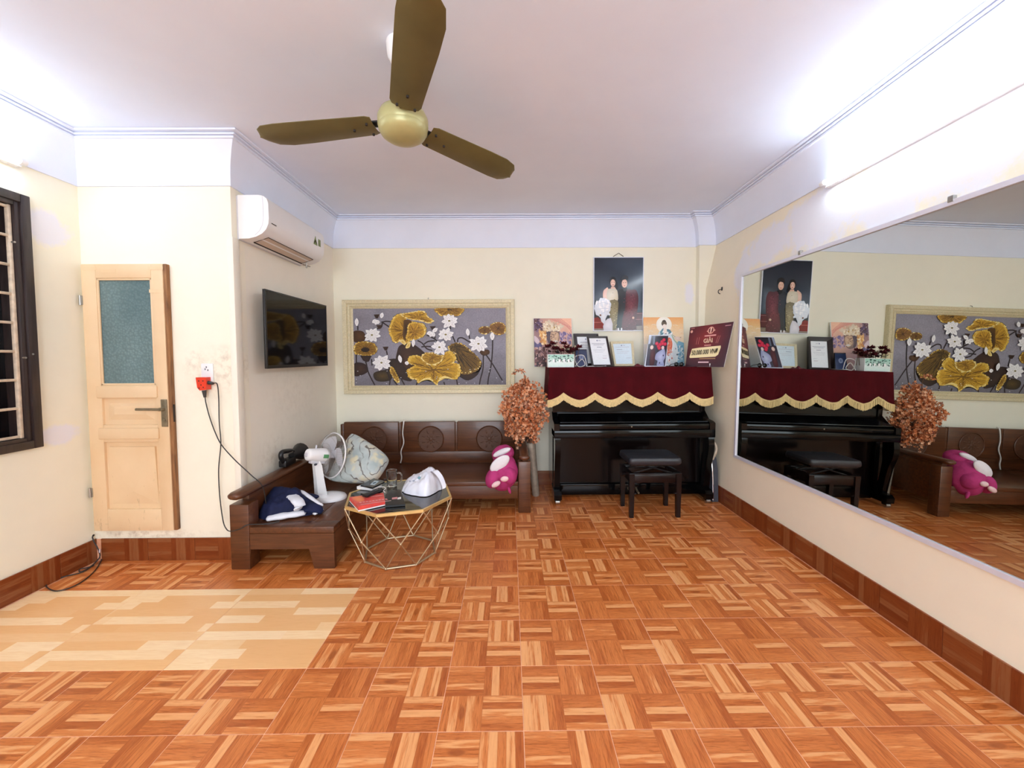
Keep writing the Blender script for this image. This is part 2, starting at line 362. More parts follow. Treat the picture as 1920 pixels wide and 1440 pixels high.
# ------------------------------------------------------------------ mesh builder
class MB:
    def __init__(s): s.v = []; s.f = []; s.mi = []; s.cols = None
    def add(s, vs, fs, mi=0, X=None):
        b = len(s.v)
        s.v += [(X @ Vector(p)) if X is not None else Vector(p) for p in vs]
        s.f += [tuple(i+b for i in f) for f in fs]; s.mi += [mi]*len(fs)
        return s
    def box(s, x0, x1, y0, y1, z0, z1, bev=0.0, mi=0, X=None):
        x0, x1 = min(x0, x1), max(x0, x1); y0, y1 = min(y0, y1), max(y0, y1); z0, z1 = min(z0, z1), max(z0, z1)
        if bev <= 0:
            vs = [(x0,y0,z0),(x1,y0,z0),(x1,y1,z0),(x0,y1,z0),(x0,y0,z1),(x1,y0,z1),(x1,y1,z1),(x0,y1,z1)]
            fs = [(3,2,1,0),(4,5,6,7),(0,1,5,4),(1,2,6,5),(2,3,7,6),(3,0,4,7)]
            return s.add(vs, fs, mi, X)
        b = min(bev, (x1-x0)*.49, (y1-y0)*.49, (z1-z0)*.49)
        bm = bmesh.new(); bmesh.ops.create_cube(bm, size=1)
        for q in bm.verts:
            q.co = Vector(((x0+x1)/2+q.co.x*(x1-x0), (y0+y1)/2+q.co.y*(y1-y0), (z0+z1)/2+q.co.z*(z1-z0)))
        bmesh.ops.bevel(bm, geom=list(bm.edges), offset=b, segments=2, affect='EDGES', profile=0.5)
        bm.verts.index_update()
        vs = [q.co.copy() for q in bm.verts]; fs = [tuple(q.index for q in f.verts) for f in bm.faces]
        bm.free()
        return s.add(vs, fs, mi, X)
    def obox(s, c, ax, ay, az, bev=0.0, mi=0):
        """box with half-axis vectors"""
        ax, ay, az = Vector(ax), Vector(ay), Vector(az)
        X = Matrix(((ax.x, ay.x, az.x, c[0]), (ax.y, ay.y, az.y, c[1]), (ax.z, ay.z, az.z, c[2]), (0, 0, 0, 1)))
        if bev <= 0: return s.box(-1, 1, -1, 1, -1, 1, 0, mi, X)
        lx, ly, lz = ax.length, ay.length, az.length
        X2 = Matrix(((ax.x/lx, ay.x/ly, az.x/lz, c[0]), (ax.y/lx, ay.y/ly, az.y/lz, c[1]), (ax.z/lx, ay.z/ly, az.z/lz, c[2]), (0, 0, 0, 1)))
        return s.box(-lx, lx, -ly, ly, -lz, lz, bev, mi, X2)
    def frame_of(s, d):
        d = Vector(d).normalized(); a = Vector((0, 0, 1)) if abs(d.z) < 0.9 else Vector((1, 0, 0))
        u = d.cross(a).normalized(); return u, d.cross(u).normalized(), d
    def cyl(s, p0, p1, r0, r1=None, n=12, mi=0, caps=True):
        r1 = r0 if r1 is None else r1; p0, p1 = Vector(p0), Vector(p1)
        u, v, d = s.frame_of(p1-p0); vs = []
        for p, r in ((p0, r0), (p1, r1)):
            for i in range(n):
                a = 2*PI*i/n; vs.append(p+u*(r*math.cos(a))+v*(r*math.sin(a)))
        fs = [(i, (i+1) % n, n+(i+1) % n, n+i) for i in range(n)]
        if caps: fs += [tuple(range(n))[::-1], tuple(range(n, 2*n))]
        return s.add(vs, fs, mi)
    def tube(s, pts, r, n=6, mi=0, closed=False, rs=None):
        pts = [Vector(p) for p in pts]; m_ = len(pts); vs = []; u = None
        for i, p in enumerate(pts):
            a = pts[(i-1) % m_] if (closed or i > 0) else p; b = pts[(i+1) % m_] if (closed or i < m_-1) else p
            d = (b-a).normalized()
            if u is None: u, v, _ = s.frame_of(d)
            else:
                u = (u-d*u.dot(d))
                if u.length < 1e-6: u, v, _ = s.frame_of(d)
                u.normalize()
            v = d.cross(u); rr = rs[i] if rs else r
            for k in range(n):
                t = 2*PI*k/n; vs.append(p+u*(rr*math.cos(t))+v*(rr*math.sin(t)))
        fs = []
        for i in range(m_ if closed else m_-1):
            j = (i+1) % m_
            fs += [(i*n+k, i*n+(k+1) % n, j*n+(k+1) % n, j*n+k) for k in range(n)]
        if not closed: fs += [tuple(range(n))[::-1], tuple(range((m_-1)*n, m_*n))]
        return s.add(vs, fs, mi)
    def lathe(s, prof, n=24, X=None, mi=0):
        vs = []; fs = []
        for r, z in prof:
            for k in range(n):
                t = 2*PI*k/n; vs.append((r*math.cos(t), r*math.sin(t), z))
        for i in range(len(prof)-1):
            fs += [(i*n+k, i*n+(k+1) % n, (i+1)*n+(k+1) % n, (i+1)*n+k) for k in range(n)]
        if prof[0][0] > 1e-6: fs.append(tuple(range(n))[::-1])
        if prof[-1][0] > 1e-6: fs.append(tuple(range((len(prof)-1)*n, len(prof)*n)))
        return s.add(vs, fs, mi, X)
    def ell(s, c, r, nu=20, nv=12, X=None, mi=0, fn=None):
        vs = []; fs = []
        for j in range(nv+1):
            ph = -PI/2+PI*j/nv
            for i in range(nu):
                th = 2*PI*i/nu
                p = Vector((math.cos(ph)*math.cos(th), math.cos(ph)*math.sin(th), math.sin(ph)))
                if fn: p = p*fn(p)
                vs.append(Vector((p.x*r[0], p.y*r[1], p.z*r[2])))
        for j in range(nv):
            fs += [(j*nu+i, j*nu+(i+1) % nu, (j+1)*nu+(i+1) % nu, (j+1)*nu+i) for i in range(nu)]
        T = Matrix.Translation(Vector(c))
        return s.add(vs, fs, mi, T @ X.to_4x4() if X is not None else T)
    def prism(s, poly, O, U, V, thick, mi=0):
        """polygon in the U,V plane at O, extruded by the vector thick"""
        O, U, V, thick = Vector(O), Vector(U), Vector(V), Vector(thick); n = len(poly)
        a = [O+U*p[0]+V*p[1] for p in poly]; vs = a+[p+thick for p in a]
        fs = [tuple(range(n))[::-1], tuple(range(n, 2*n))]+[(i, (i+1) % n, n+(i+1) % n, n+i) for i in range(n)]
        return s.add(vs, fs, mi)
    def grid(s, fn, nu, nv, mi=0, closed_u=False):
        vs = [fn(i/(nu if closed_u else nu-1) if nu > 1 else 0, j/(nv-1)) for j in range(nv) for i in range(nu)]
        fs = []
        for j in range(nv-1):
            for i in range(nu if closed_u else nu-1):
                i2 = (i+1) % nu; fs.append((j*nu+i, j*nu+i2, (j+1)*nu+i2, (j+1)*nu+i))
        return s.add(vs, fs, mi)

ORG = {}
def origin(p): return ORG.get(p.name, Vector((0, 0, 0))) if p is not None else Vector((0, 0, 0))
def part(name, mb, mat, parent=None, label=None, smooth=35, kind=None, at=None, fixn=True):
    """link the builder's faces as one mesh object; vertices are given in world coordinates"""
    org = origin(parent) if parent is not None else (Vector(at) if at is not None else Vector((0, 0, 0)))
    me = bpy.data.meshes.new(name)
    me.from_pydata([tuple(v-org) for v in mb.v], [], mb.f)
    mats = mat if isinstance(mat, (list, tuple)) else [mat]
    for q in mats: me.materials.append(q)
    if len(mats) > 1: me.polygons.foreach_set('material_index', mb.mi)
    if fixn:
        bm = bmesh.new(); bm.from_mesh(me); bmesh.ops.recalc_face_normals(bm, faces=bm.faces); bm.to_mesh(me); bm.free()
    if mb.cols is not None:
        at_ = me.color_attributes.new('Col', 'FLOAT_COLOR', 'POINT')
        for i, c in enumerate(mb.cols): at_.data[i].color = c
    me.validate(); me.update()
    if smooth:
        me.polygons.foreach_set('use_smooth', [True]*len(me.polygons))
        try: me.set_sharp_from_angle(angle=math.radians(smooth))
        except Exception: pass
    o = bpy.data.objects.new(name, me); COL.objects.link(o)
    if parent is not None: o.parent = parent
    else: o.location = org
    ORG[o.name] = org
    if label: o['label'] = label
    if kind: o['kind'] = kind
    return o
def thing(name, label, cat, loc, group=None):
    o = bpy.data.objects.new(name, None); COL.objects.link(o); o.location = Vector(loc); o.empty_display_size = 0.05
    o['label'] = label; o['category'] = cat
    if group: o['group'] = group
    ORG[o.name] = Vector(loc)
    return o
def tag(o, label, cat, group=None):
    o['label'] = label; o['category'] = cat
    if group: o['group'] = group
    return o
def struct(name, loc=(0, 0, 0)):
    o = bpy.data.objects.new(name, None); COL.objects.link(o); o.location = Vector(loc); o['kind'] = 'structure'
    ORG[o.name] = Vector(loc); return o

def smooth_path(pts, k=8):
    """Catmull-Rom through the points"""
    pts = [Vector(p) for p in pts]; out = []
    for i in range(len(pts)-1):
        p0 = pts[max(i-1, 0)]; p1 = pts[i]; p2 = pts[i+1]; p3 = pts[min(i+2, len(pts)-1)]
        for j in range(k):
            t = j/k
            out.append(0.5*((2*p1)+(p2-p0)*t+(2*p0-5*p1+4*p2-p3)*t*t+(3*p1-p0-3*p2+p3)*t**3))
    out.append(pts[-1]); return out

class Art:
    """flat picture: coloured shapes laid on a plane, each a hair above the last"""
    def __init__(s, O, U, V, n, step=0.00004):
        s.O, s.U, s.V, s.n = Vector(O), Vector(U), Vector(V), Vector(n).normalized(); s.step = step; s.k = 1; s.inc = 1.0
        s.mb = MB(); s.mb.cols = []
    def P(s, u, v, k=None): return s.O+s.U*u+s.V*v+s.n*(s.step*(s.k if k is None else k))
    def raw(s, pts, cols, faces):
        s.mb.add([s.P(*p) for p in pts], faces); s.mb.cols += list(cols); s.k += s.inc
    def poly(s, pts, rim, mid=None, centre=None, sm=0, jag=0.0, clip=True, wav=0.0):
        pts = list(pts)
        if sm:
            q = [Vector((p[0], p[1], 0)) for p in pts]; m_ = len(q); out = []
            for i in range(m_):
                p0, p1, p2, p3 = q[i-1], q[i], q[(i+1) % m_], q[(i+2) % m_]
                for j in range(sm):
                    t = j/sm
                    c = 0.5*((2*p1)+(p2-p0)*t+(2*p0-5*p1+4*p2-p3)*t*t+(3*p1-p0-3*p2+p3)*t**3)
                    out.append((c.x, c.y))
            pts = out
        cx = sum(p[0] for p in pts)/len(pts); cy_ = sum(p[1] for p in pts)/len(pts)
        if centre: cx, cy_ = centre
        if wav: pts = [(cx+(p[0]-cx)*(1+wav*math.sin(i*1.9)+wav*0.6*math.sin(i*0.83+1)), cy_+(p[1]-cy_)*(1+wav*math.sin(i*1.9)+wav*0.6*math.sin(i*0.83+1))) for i, p in enumerate(pts)]
        s.last = pts
        if jag: pts = [(cx+(p[0]-cx)*(1+random.uniform(-jag, jag)), cy_+(p[1]-cy_)*(1+random.uniform(-jag, jag))) for p in pts]
        if clip: pts = [(min(1, max(0, p[0])), min(1, max(0, p[1]))) for p in pts]
        n = len(pts)
        if mid is None:
            s.raw(pts, [rim]*n, [tuple(range(n))]); return
        s.raw(pts+[(cx, cy_)], [rim]*n+[mid], [(i, (i+1) % n, n) for i in range(n)])
    def ell(s, c, ru, rv, rim, mid=None, n=20, rot=0):
        s.poly([(c[0]+ru*math.cos(2*PI*i/n)*math.cos(rot)-rv*math.sin(2*PI*i/n)*math.sin(rot),
                 c[1]+ru*math.cos(2*PI*i/n)*math.sin(rot)+rv*math.sin(2*PI*i/n)*math.cos(rot)) for i in range(n)], rim, mid)
    def rect(s, u0, v0, u1, v1, c, c2=None):
        """c2: colour of the lower edge"""
        c2 = c2 or c
        s.raw([(u0, v0), (u1, v0), (u1, v1), (u0, v1)], [c, c, c2, c2], [(0, 1, 2, 3)])
    def line(s, pts, w, c, asp=1.0, k=6):
        """stroke of width w (in u units); asp = height/width of the picture"""
        q = smooth_path([(p[0], p[1]*asp, 0) for p in pts], k); L = []; R_ = []
        for i, p in enumerate(q):
            d = (q[min(i+1, len(q)-1)]-q[max(i-1, 0)]); d = d.normalized() if d.length > 1e-9 else Vector((1, 0, 0))
            nn = Vector((-d.y, d.x, 0))*(w/2)
            a = p+nn; b = p-nn
            L.append((min(1, max(0, a.x)), min(1, max(0, a.y/asp)))); R_.append((min(1, max(0, b.x)), min(1, max(0, b.y/asp))))
        n = len(q); s.raw(L+R_, [c]*(2*n), [(i, i+1, n+i+1, n+i) for i in range(n-1)])
    def part(s, name, mat, parent, label=None):
        return part(name, s.mb, mat, parent, label, smooth=0, fixn=False)
def text(name, body, size, O, U, V, mat, parent, ext=0.0008, align='CENTER', shear=0.0, xs=1.0, bold=0.0):
    cu = bpy.data.curves.new(name, 'FONT'); cu.body = body; cu.size = size; cu.align_x = align; cu.align_y = 'CENTER'
    cu.extrude = ext; cu.shear = shear; cu.resolution_u = 3; cu.offset = bold
    tmp = bpy.data.objects.new(name+'_curve', cu); COL.objects.link(tmp)
    me = bpy.data.meshes.new_from_object(tmp.evaluated_get(bpy.context.evaluated_depsgraph_get()))
    bpy.data.objects.remove(tmp); bpy.data.curves.remove(cu)
    me.name = name; me.materials.clear(); me.materials.append(mat)
    U = Vector(U).normalized(); V = Vector(V).normalized(); W = U.cross(V); p = Vector(O)-origin(parent)
    me.transform(Matrix(((U.x*xs, V.x, W.x, p.x), (U.y*xs, V.y, W.y, p.y), (U.z*xs, V.z, W.z, p.z), (0, 0, 0, 1))))
    o = bpy.data.objects.new(name, me); COL.objects.link(o); o.parent = parent
    return o
# ================================================================== room shell
XL, YD, XS, YB, XC, YC = -2.68, 2.62, -1.735, 4.10, 1.855, 4.03    # left wall, door wall, tv wall, back wall, column
YR, ZC, ZT = -2.5, 2.665, 2.37                                        # rear wall, ceiling, foot of the cove
def XR(Y, Z):
    """the right wall leans outwards and bulges a little above the mirror"""
    top = 2.02-0.023*(4.03-Y)
    K = [(0, 1.856), (0.15, 1.863), (0.45, 1.887), (1.95, 1.924), (ZT, top), (2.75, top+0.02)]
    for (a, b), (c, d) in zip(K, K[1:]):
        if Z <= c: return b+(d-b)*(Z-a)/(c-a)
    return K[-1][1]
def flat(name, mb, mat): 
    o = part(name, mb, mat, None); o['kind'] = 'structure'; return o

FLOOR = flat('floor', MB().box(-2.80, 2.1, YR-0.1, YB+0.1, -0.08, -0.0008), M['grout'])
flat('ceiling', MB().box(-2.80, 2.2, YR-0.1, YB+0.1, ZC, ZC+0.1), M['ceiling'])
# left wall round the window opening
W0, W1, WZ0, WZ1 = 0.86, 2.30, 0.835, 2.165
M['cream_left'] = wallpaint('cream_paint_left', CREAM, [(2.44, 0.855, 0.10, 0.06), (2.42, 2.06, 0.12, 0.09)], (1, 2))
mb = MB()
for a in ((YR, W0, 0, ZC), (W1, YD+0.1, 0, ZC), (W0, W1, 0, WZ0), (W0, W1, WZ1, ZC)):
    mb.box(XL-0.12, XL, a[0], a[1], a[2], a[3])
flat('wall_left', mb, M['cream_left'])
mb = MB().box(XL, XS, YD, YD+0.12, 0, ZC)
M['cream_door'] = wallpaint('cream_paint_door_side', C(248, 242, 222), dirt=[(-1.80, 1.24, 0.10, 0.17, 0.5), (-2.0, 1.28, 0.09, 0.12, 0.35), (-1.9, 1.18, 0.22, 0.25, 0.2), (-2.35, 0.17, 0.5, 0.035, 0.7)])
flat('wall_door_side', mb, M['cream_door'])
M['cream_tv'] = wallpaint('cream_paint_tv_side', C(246, 240, 224), axes=(1, 2), dirt=[(3.0, 0.6, 0.25, 0.16, 0.3), (3.3, 1.0, 0.5, 0.4, 0.12)])
flat('wall_tv_side', MB().box(XS-0.12, XS, YD+0.1195, YB+0.02, 0, ZC), M['cream_tv'])
# a plaster corner strip stands a little proud at the wall end below the air conditioner
mb = MB().box(XS-0.03, XS+0.010, YD-0.010, YD+0.055, 0.15, 2.06, 0.005)
o = flat('trim_3', mb, M['cream_tv'])
M['cream_back'] = wallpaint('cream_paint_back', CREAM, [(1.79, 1.92, 0.05, 0.10)], (0, 2))
flat('wall_back', MB().box(XS-0.12, 2.2, YB, YB+0.12, 0, ZC), M['cream_back'])
mb = MB(); mb.grid(lambda u, v: (XC if u == 0 else XR(YC, v*ZC)+0.01, YC, v*ZC), 2, 12)
mb.grid(lambda u, v: (XC, YC+(YB-YC)*u, v*ZC), 2, 2)
flat('wall_column', mb, M['cream'])
ZS = [0, 0.15, 0.45, 0.9, 1.4, 1.95, 2.1, 2.25, ZT, 2.75]
mb = MB(); nz = len(ZS)
ys = [YR+(YC+0.06-YR)*i/20 for i in range(21)]
mb.add([(XR(y, z), y, z) for z in ZS for y in ys], [(j*21+i, j*21+i+1, (j+1)*21+i+1, (j+1)*21+i) for j in range(nz-1) for i in range(20)])
M['cream_right'] = wallpaint('cream_paint_right', C(248, 238, 214),
    [(1.75, 2.20, 0.75, 0.21), (2.55, 2.17, 0.42, 0.19), (3.12, 2.13, 0.33, 0.14), (3.42, 2.0, 0.10, 0.20), (2.1, 2.03, 0.16, 0.10)], (1, 2))
flat('wall_right', mb, M['cream_right'])
mb = MB()
for a in ((-2.80, -1.75, 0, ZC), (1.15, 2.1, 0, ZC), (-1.75, 1.15, 0, 0.75), (-1.75, 1.15, 2.4, ZC)):  # opening added for the fill lamp
    mb.box(a[0], a[1], YR-0.12, YR, a[2], a[3])
flat('wall_rear', mb, M['cream'])

# cove and cornice follow the walls round the room
path = [(XL, YR), (XL, YD), (XS, YD), (XS, YB), (XC, YB), (XC, YC), (2.02, YC), (2.02-0.023*(YC-YR), YR)]
def miter(i):
    n_ = len(path); a, b, c = Vector(path[i-1]), Vector(path[i]), Vector(path[(i+1) % n_])
    d1 = (b-a).normalized(); d2 = (c-b).normalized()
    n1 = Vector((d1.y, -d1.x)); n2 = Vector((d2.y, -d2.x))
    return b, (n1+n2)/(1+n1.dot(n2))
def sweep(prof):
    mb = MB(); n_ = len(path); k = len(prof)
    for i in range(n_):
        b, mvec = miter(i)
        for d, z in prof: mb.v.append(Vector((b.x+mvec.x*d, b.y+mvec.y*d, z)))
    for i in range(n_):
        j = (i+1) % n_
        for q in range(k-1): mb.f.append((i*k+q, i*k+q+1, j*k+q+1, j*k+q)); mb.mi.append(0)
    return mb
prof = [(-0.01, ZT), (0.011, ZT), (0.011, ZT+0.02)]
for i in range(1, 9):
    t = i/8; prof.append((0.011+0.067*(t**2.4), ZT+0.02+0.235*t))
o = part('trim_1', sweep(prof), M['cove'], None, smooth=40); o['kind'] = 'structure'
z0 = prof[-1][1]
cor = [(0.05, z0-0.004), (0.088, z0-0.004), (0.088, z0+0.008), (0.076, z0+0.009), (0.076, z0+0.0125), (0.098, z0+0.0135), (0.098, z0+0.022), (0.084, z0+0.023), (0.084, z0+0.0275), (0.118, z0+0.029), (0.120, z0+0.038), (0.108, z0+0.0385), (0.108, ZC)]
o = part('trim_2', sweep(cor), M['cove'], None, smooth=0); o['kind'] = 'structure'

# ------------------------------------------------------------------ floor tiles
TX0, TY0, TT, GAP = 0.04115, 1.37166, 0.30, 0.0024
def tile_mesh(name, x0, x1, y0, y1, mat, th=0.008):
    b = 0.0009; mb = MB()
    vs = [(x0,y0,-b),(x1,y0,-b),(x1,y1,-b),(x0,y1,-b),(x0+b,y0+b,0),(x1-b,y0+b,0),(x1-b,y1-b,0),(x0+b,y1-b,0),(x0,y0,-th),(x1,y0,-th),(x1,y1,-th),(x0,y1,-th)]
    fs = [(4,5,6,7)]+[(i,(i+1)%4,4+(i+1)%4,4+i) for i in range(4)]+[(8+i,8+(i+1)%4,(i+1)%4,i) for i in range(4)]
    me = bpy.data.meshes.new(name); me.from_pydata(vs, [], fs); me.materials.append(mat); me.update(); return me
h = TT/2-GAP/2
me_tile = tile_mesh('tile', -h, h, -h, h, M['tile'])
me_cut = tile_mesh('tile_cut', -h, h, -h, -0.110, M['tile'])
me_back = tile_mesh('tile_back', -h, h, -h, -0.125, M['tile'])
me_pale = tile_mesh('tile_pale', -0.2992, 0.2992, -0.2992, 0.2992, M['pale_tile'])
def put(me, name, loc, parent, rot=None):
    o = bpy.data.objects.new(name, me); COL.objects.link(o); o.parent = parent; o.location = loc
    if rot is not None: o.rotation_euler = rot
    return o
for k in range(-9, 6):
    for j in range(-4, 10):
        if -9 <= k <= -4 and j in (1, 2): continue
        if k <= -7 and j > 4: continue
        me = me_tile
        if k <= -7 and j == 4: me = me_cut
        if j == 9: me = me_back
        put(me, 'tile', (TX0+TT*(k+.5), TY0+TT*(j+.5), random.uniform(-0.0003, 0.0003)), FLOOR, (0, 0, 0))
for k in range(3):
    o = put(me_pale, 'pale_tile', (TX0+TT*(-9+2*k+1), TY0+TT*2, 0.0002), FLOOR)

# ------------------------------------------------------------------ baseboards: half tiles standing against the wall
BH = 0.145
me_b = tile_mesh('baseboard_tile', -h, h, 0, BH, M['base_tile'])
def baseboard(name, p0, p1, nrm, start=0.0, under=None):
    """tiles from p0 to p1 (left to right as seen from the room), facing nrm"""
    p0, p1, nrm = Vector(p0), Vector(p1), Vector(nrm); d = (p1-p0); L = d.length; d.normalize()
    mb = MB(); a = p0-nrm*0.004; b = p1-nrm*0.004
    mb.add([a, b, b+Vector((0,0,BH-0.004)), a+Vector((0,0,BH-0.004)), a-nrm*0.02, b-nrm*0.02, b-nrm*0.02+Vector((0,0,BH-0.004)), a-nrm*0.02+Vector((0,0,BH-0.004))],
           [(0,1,2,3),(4,5,6,7),(0,1,5,4),(2,3,7,6),(0,3,7,4),(1,2,6,5)])
    base = flat(name, mb, M['grout'])
    R3 = Matrix(((d.x, 0, nrm.x), (d.y, 0, nrm.y), (d.z, 1, nrm.z)))
    s = start
    while s < L-0.002:
        a0 = max(s, 0); a1 = min(s+TT, L)
        if a1-a0 > 0.02:
            me = me_b
            if a1-a0 < TT-0.001: me = tile_mesh('baseboard_tile_cut', a0-(s+TT/2)+GAP/2, a1-(s+TT/2)-GAP/2, 0, BH, M['base_tile'])
            o = put(me, 'tile', p0+d*(s+TT/2), base); o.rotation_euler = R3.to_euler()
        s += TT
    return base
baseboard('baseboard_left', (XL+0.012, -1.0, 0), (XL+0.012, YD-0.004, 0), (1, 0, 0), -0.20)
baseboard('baseboard_door_side', (XL+0.014, YD-0.012, 0), (XS, YD-0.012, 0), (0, -1, 0), 0.03)
baseboard('baseboard_tv_side', (XS+0.012, YD+0.02, 0), (XS+0.012, YB-0.01, 0), (1, 0, 0), -0.1)
baseboard('baseboard_back', (XS+0.012, YB-0.012, 0), (XC, YB-0.012, 0), (0, -1, 0), -0.1)
bx = 1.846
baseboard('baseboard_right', (bx, YC, 0), (bx, -0.9, 0), (-1, 0, 0), -0.06)

# ------------------------------------------------------------------ window in the left wall
WIN = struct('window_1', (XL, 1.58, 0.82))
mb = MB()
def wframe(mb, x0, x1, y0, y1, z0, z1, t, bev=0.004):
    mb.box(x0, x1, y0, y0+t, z0, z1, bev).box(x0, x1, y1-t, y1, z0, z1, bev).box(x0, x1, y0+t, y1-t, z0, z0+t, bev).box(x0, x1, y0+t, y1-t, z1-t, z1, bev)
wframe(mb, XL-0.02, XL+0.030, W0-0.035, W1+0.035, WZ0-0.03, WZ1+0.035, 0.045)
part('architrave', mb, M['window_wood'], WIN)
mb = MB(); wframe(mb, XL-0.11, XL+0.018, W0-0.001, W1+0.001, WZ0-0.001, WZ1+0.001, 0.034)
part('window_frame', mb, M['window_wood'], WIN)
y0, y1, z0, z1 = W0+0.034, W1-0.034, WZ0+0.034, WZ1-0.034
part('glass_pane', MB().box(XL-0.085, XL-0.079, y0, y1, z0, z1), M['night'], WIN)
part('night_backing', MB().box(XL-0.115, XL-0.10, W0, W1, WZ0, WZ1), M['night'], WIN)  # dark panel added to stand for the night outside
for y in (y1-0.009, y0+0.009, (y0+y1)/2):
    part('upright_bar', MB().box(XL-0.016, XL+0.004, y-0.008, y+0.008, z0, z1, 0.003), M['bar'], WIN)
nb = 8
for i in range(nb+1):
    z = z0+0.01+(z1-z0-0.02)*i/nb
    part('cross_bar', MB().box(XL-0.014, XL+0.001, y0, y1, z-0.007, z+0.007, 0.002), M['bar'], WIN)
for z, y in ((1.33, W1+0.005), (1.31, W1-0.03), (1.93, W1-0.05)):
    part('screw', MB().cyl((XL+0.016, y, z), (XL+0.0325, y, z), 0.005), M['steel'], WIN)

# ------------------------------------------------------------------ small raised door beside the window corner
dx0, dx1, dz0, dz1, dy = -2.652, -2.135, 0.205, 1.888, YD
DOOR = struct('door_1', (dx0, dy, dz0))
F0, F1 = dy-0.034, dy-0.002
gx0, gx1 = -2.562, -2.222
def stile(x0, x1, z0, z1): return MB().box(x0, x1, F0, F1, z0, z1, 0.004)
part('stile', stile(dx0, gx0, dz0, dz1), M['door'], DOOR); part('stile', stile(gx1, dx1-0.014, dz0, dz1), M['door'], DOOR)
part('door_edge', MB().box(dx1-0.0135, dx1+0.006, F0+0.004, F1, dz0, dz1, 0.003), M['door_edge'], DOOR, 'bare wooden edge of the worn door')
rails = [(dz0, 0.345), (0.775, 0.885), (1.05, 1.135), (1.80, dz1)]
for a, b in rails: part('rail', stile(gx0-0.0005, gx1+0.0005, a, b), M['door'], DOOR)
for a, b in ((1.05, 1.135), (0.79, 0.872)):
    part('ledge', MB().box(gx0-0.025, gx1+0.012, F0-0.010, F0+0.004, a+0.006, b-0.006, 0.005), M['door'], DOOR)
def raised(a, b, peak):
    mb = MB(); x0, x1 = gx0-0.005, gx1+0.005; yb = F0+0.016; i = 0.03
    mb.box(x0, x1, yb, F1, a-0.004, b+0.004)
    xa, xb, za, zb = x0+i, x1-i, a+i, b-i; xm = (xa+xb)/2
    if peak:   # pyramid field rising to the rail
        vs = [(xa, yb, za), (xb, yb, za), (xb, yb-0.014, zb), (xa, yb-0.014, zb), (xm, yb-0.014, za+0.085), (xa, yb, zb), (xb, yb, zb)]
        fs = [(0, 1, 4), (1, 2, 4), (2, 3, 4), (3, 0, 4), (3, 2, 6, 5), (0, 3, 5), (1, 6, 2)]
    else:
        e = 0.045
        vs = [(xa, yb, za), (xb, yb, za), (xb, yb, zb), (xa, yb, zb), (xa+e, yb-0.012, za+e*.8), (xb-e, yb-0.012, za+e*.8), (xb-e, yb-0.012, zb-e*.4), (xa+e, yb-0.012, zb-e*.4)]
        fs = [(0, 1, 5, 4), (1, 2, 6, 5), (2, 3, 7, 6), (3, 0, 4, 7), (4, 5, 6, 7)]
    mb.add(vs, fs); return mb
part('lower_panel', raised(0.345, 0.775, True), M['door'], DOOR, smooth=0)
part('middle_panel', raised(0.885, 1.05, False), M['door'], DOOR, smooth=0)
part('glass_pane', MB().box(gx0-0.004, gx1+0.004, F0+0.014, F0+0.020, 1.130, 1.804), M['frosted'], DOOR, 'grey green patterned glass in the door')
mb = MB()
for x0, x1, z0_, z1_ in ((gx0, gx0+0.012, 1.135, 1.80), (gx1-0.012, gx1, 1.135, 1.80), (gx0, gx1, 1.135, 1.147), (gx0, gx1, 1.788, 1.80)):
    mb.box(x0, x1, F0+0.003, F0+0.013, z0_, z1_, 0.003)
part('glazing_bead', mb, M['door'], DOOR)
hd = part('handle_plate', MB().box(-2.190, -2.152, F0-0.008, F0-0.0005, 0.872, 1.045, 0.003), M['bronze'], DOOR)
mb = MB().cyl((-2.172, F0-0.006, 0.985), (-2.172, F0-0.040, 0.985), 0.011).tube([(-2.166, F0-0.040, 0.985), (-2.20, F0-0.042, 0.986), (-2.315, F0-0.040, 0.987)], 0.0085, 8)
mb.cyl((-2.171, F0-0.007, 0.915), (-2.171, F0-0.013, 0.915), 0.009)
part('lever', mb, M['bronze'], hd)
for z in (1.665, 0.455):
    mb = MB().cyl((dx0-0.008, F0-0.004, z-0.03), (dx0-0.008, F0-0.004, z+0.03), 0.007).box(dx0-0.006, dx0+0.006, F0-0.003, F0+0.001, z-0.028, z+0.028)
    part('hinge', mb, M['steel'], DOOR)
for xx, zz in ((-2.60, 1.86), (-2.48, 1.845), (-2.19, 1.86), (-2.19, 1.72)):   # thin plates let into the corners
    part('corner_plate', MB().box(xx-0.045, xx+0.045, F0-0.0015, F0+0.001, zz-0.010, zz+0.010), M['door'], DOOR)
part('strike_hole', MB().box(dx1-0.003, dx1+0.0075, F0+0.012, F0+0.024, 0.90, 1.01), M['dark_line'], DOOR)

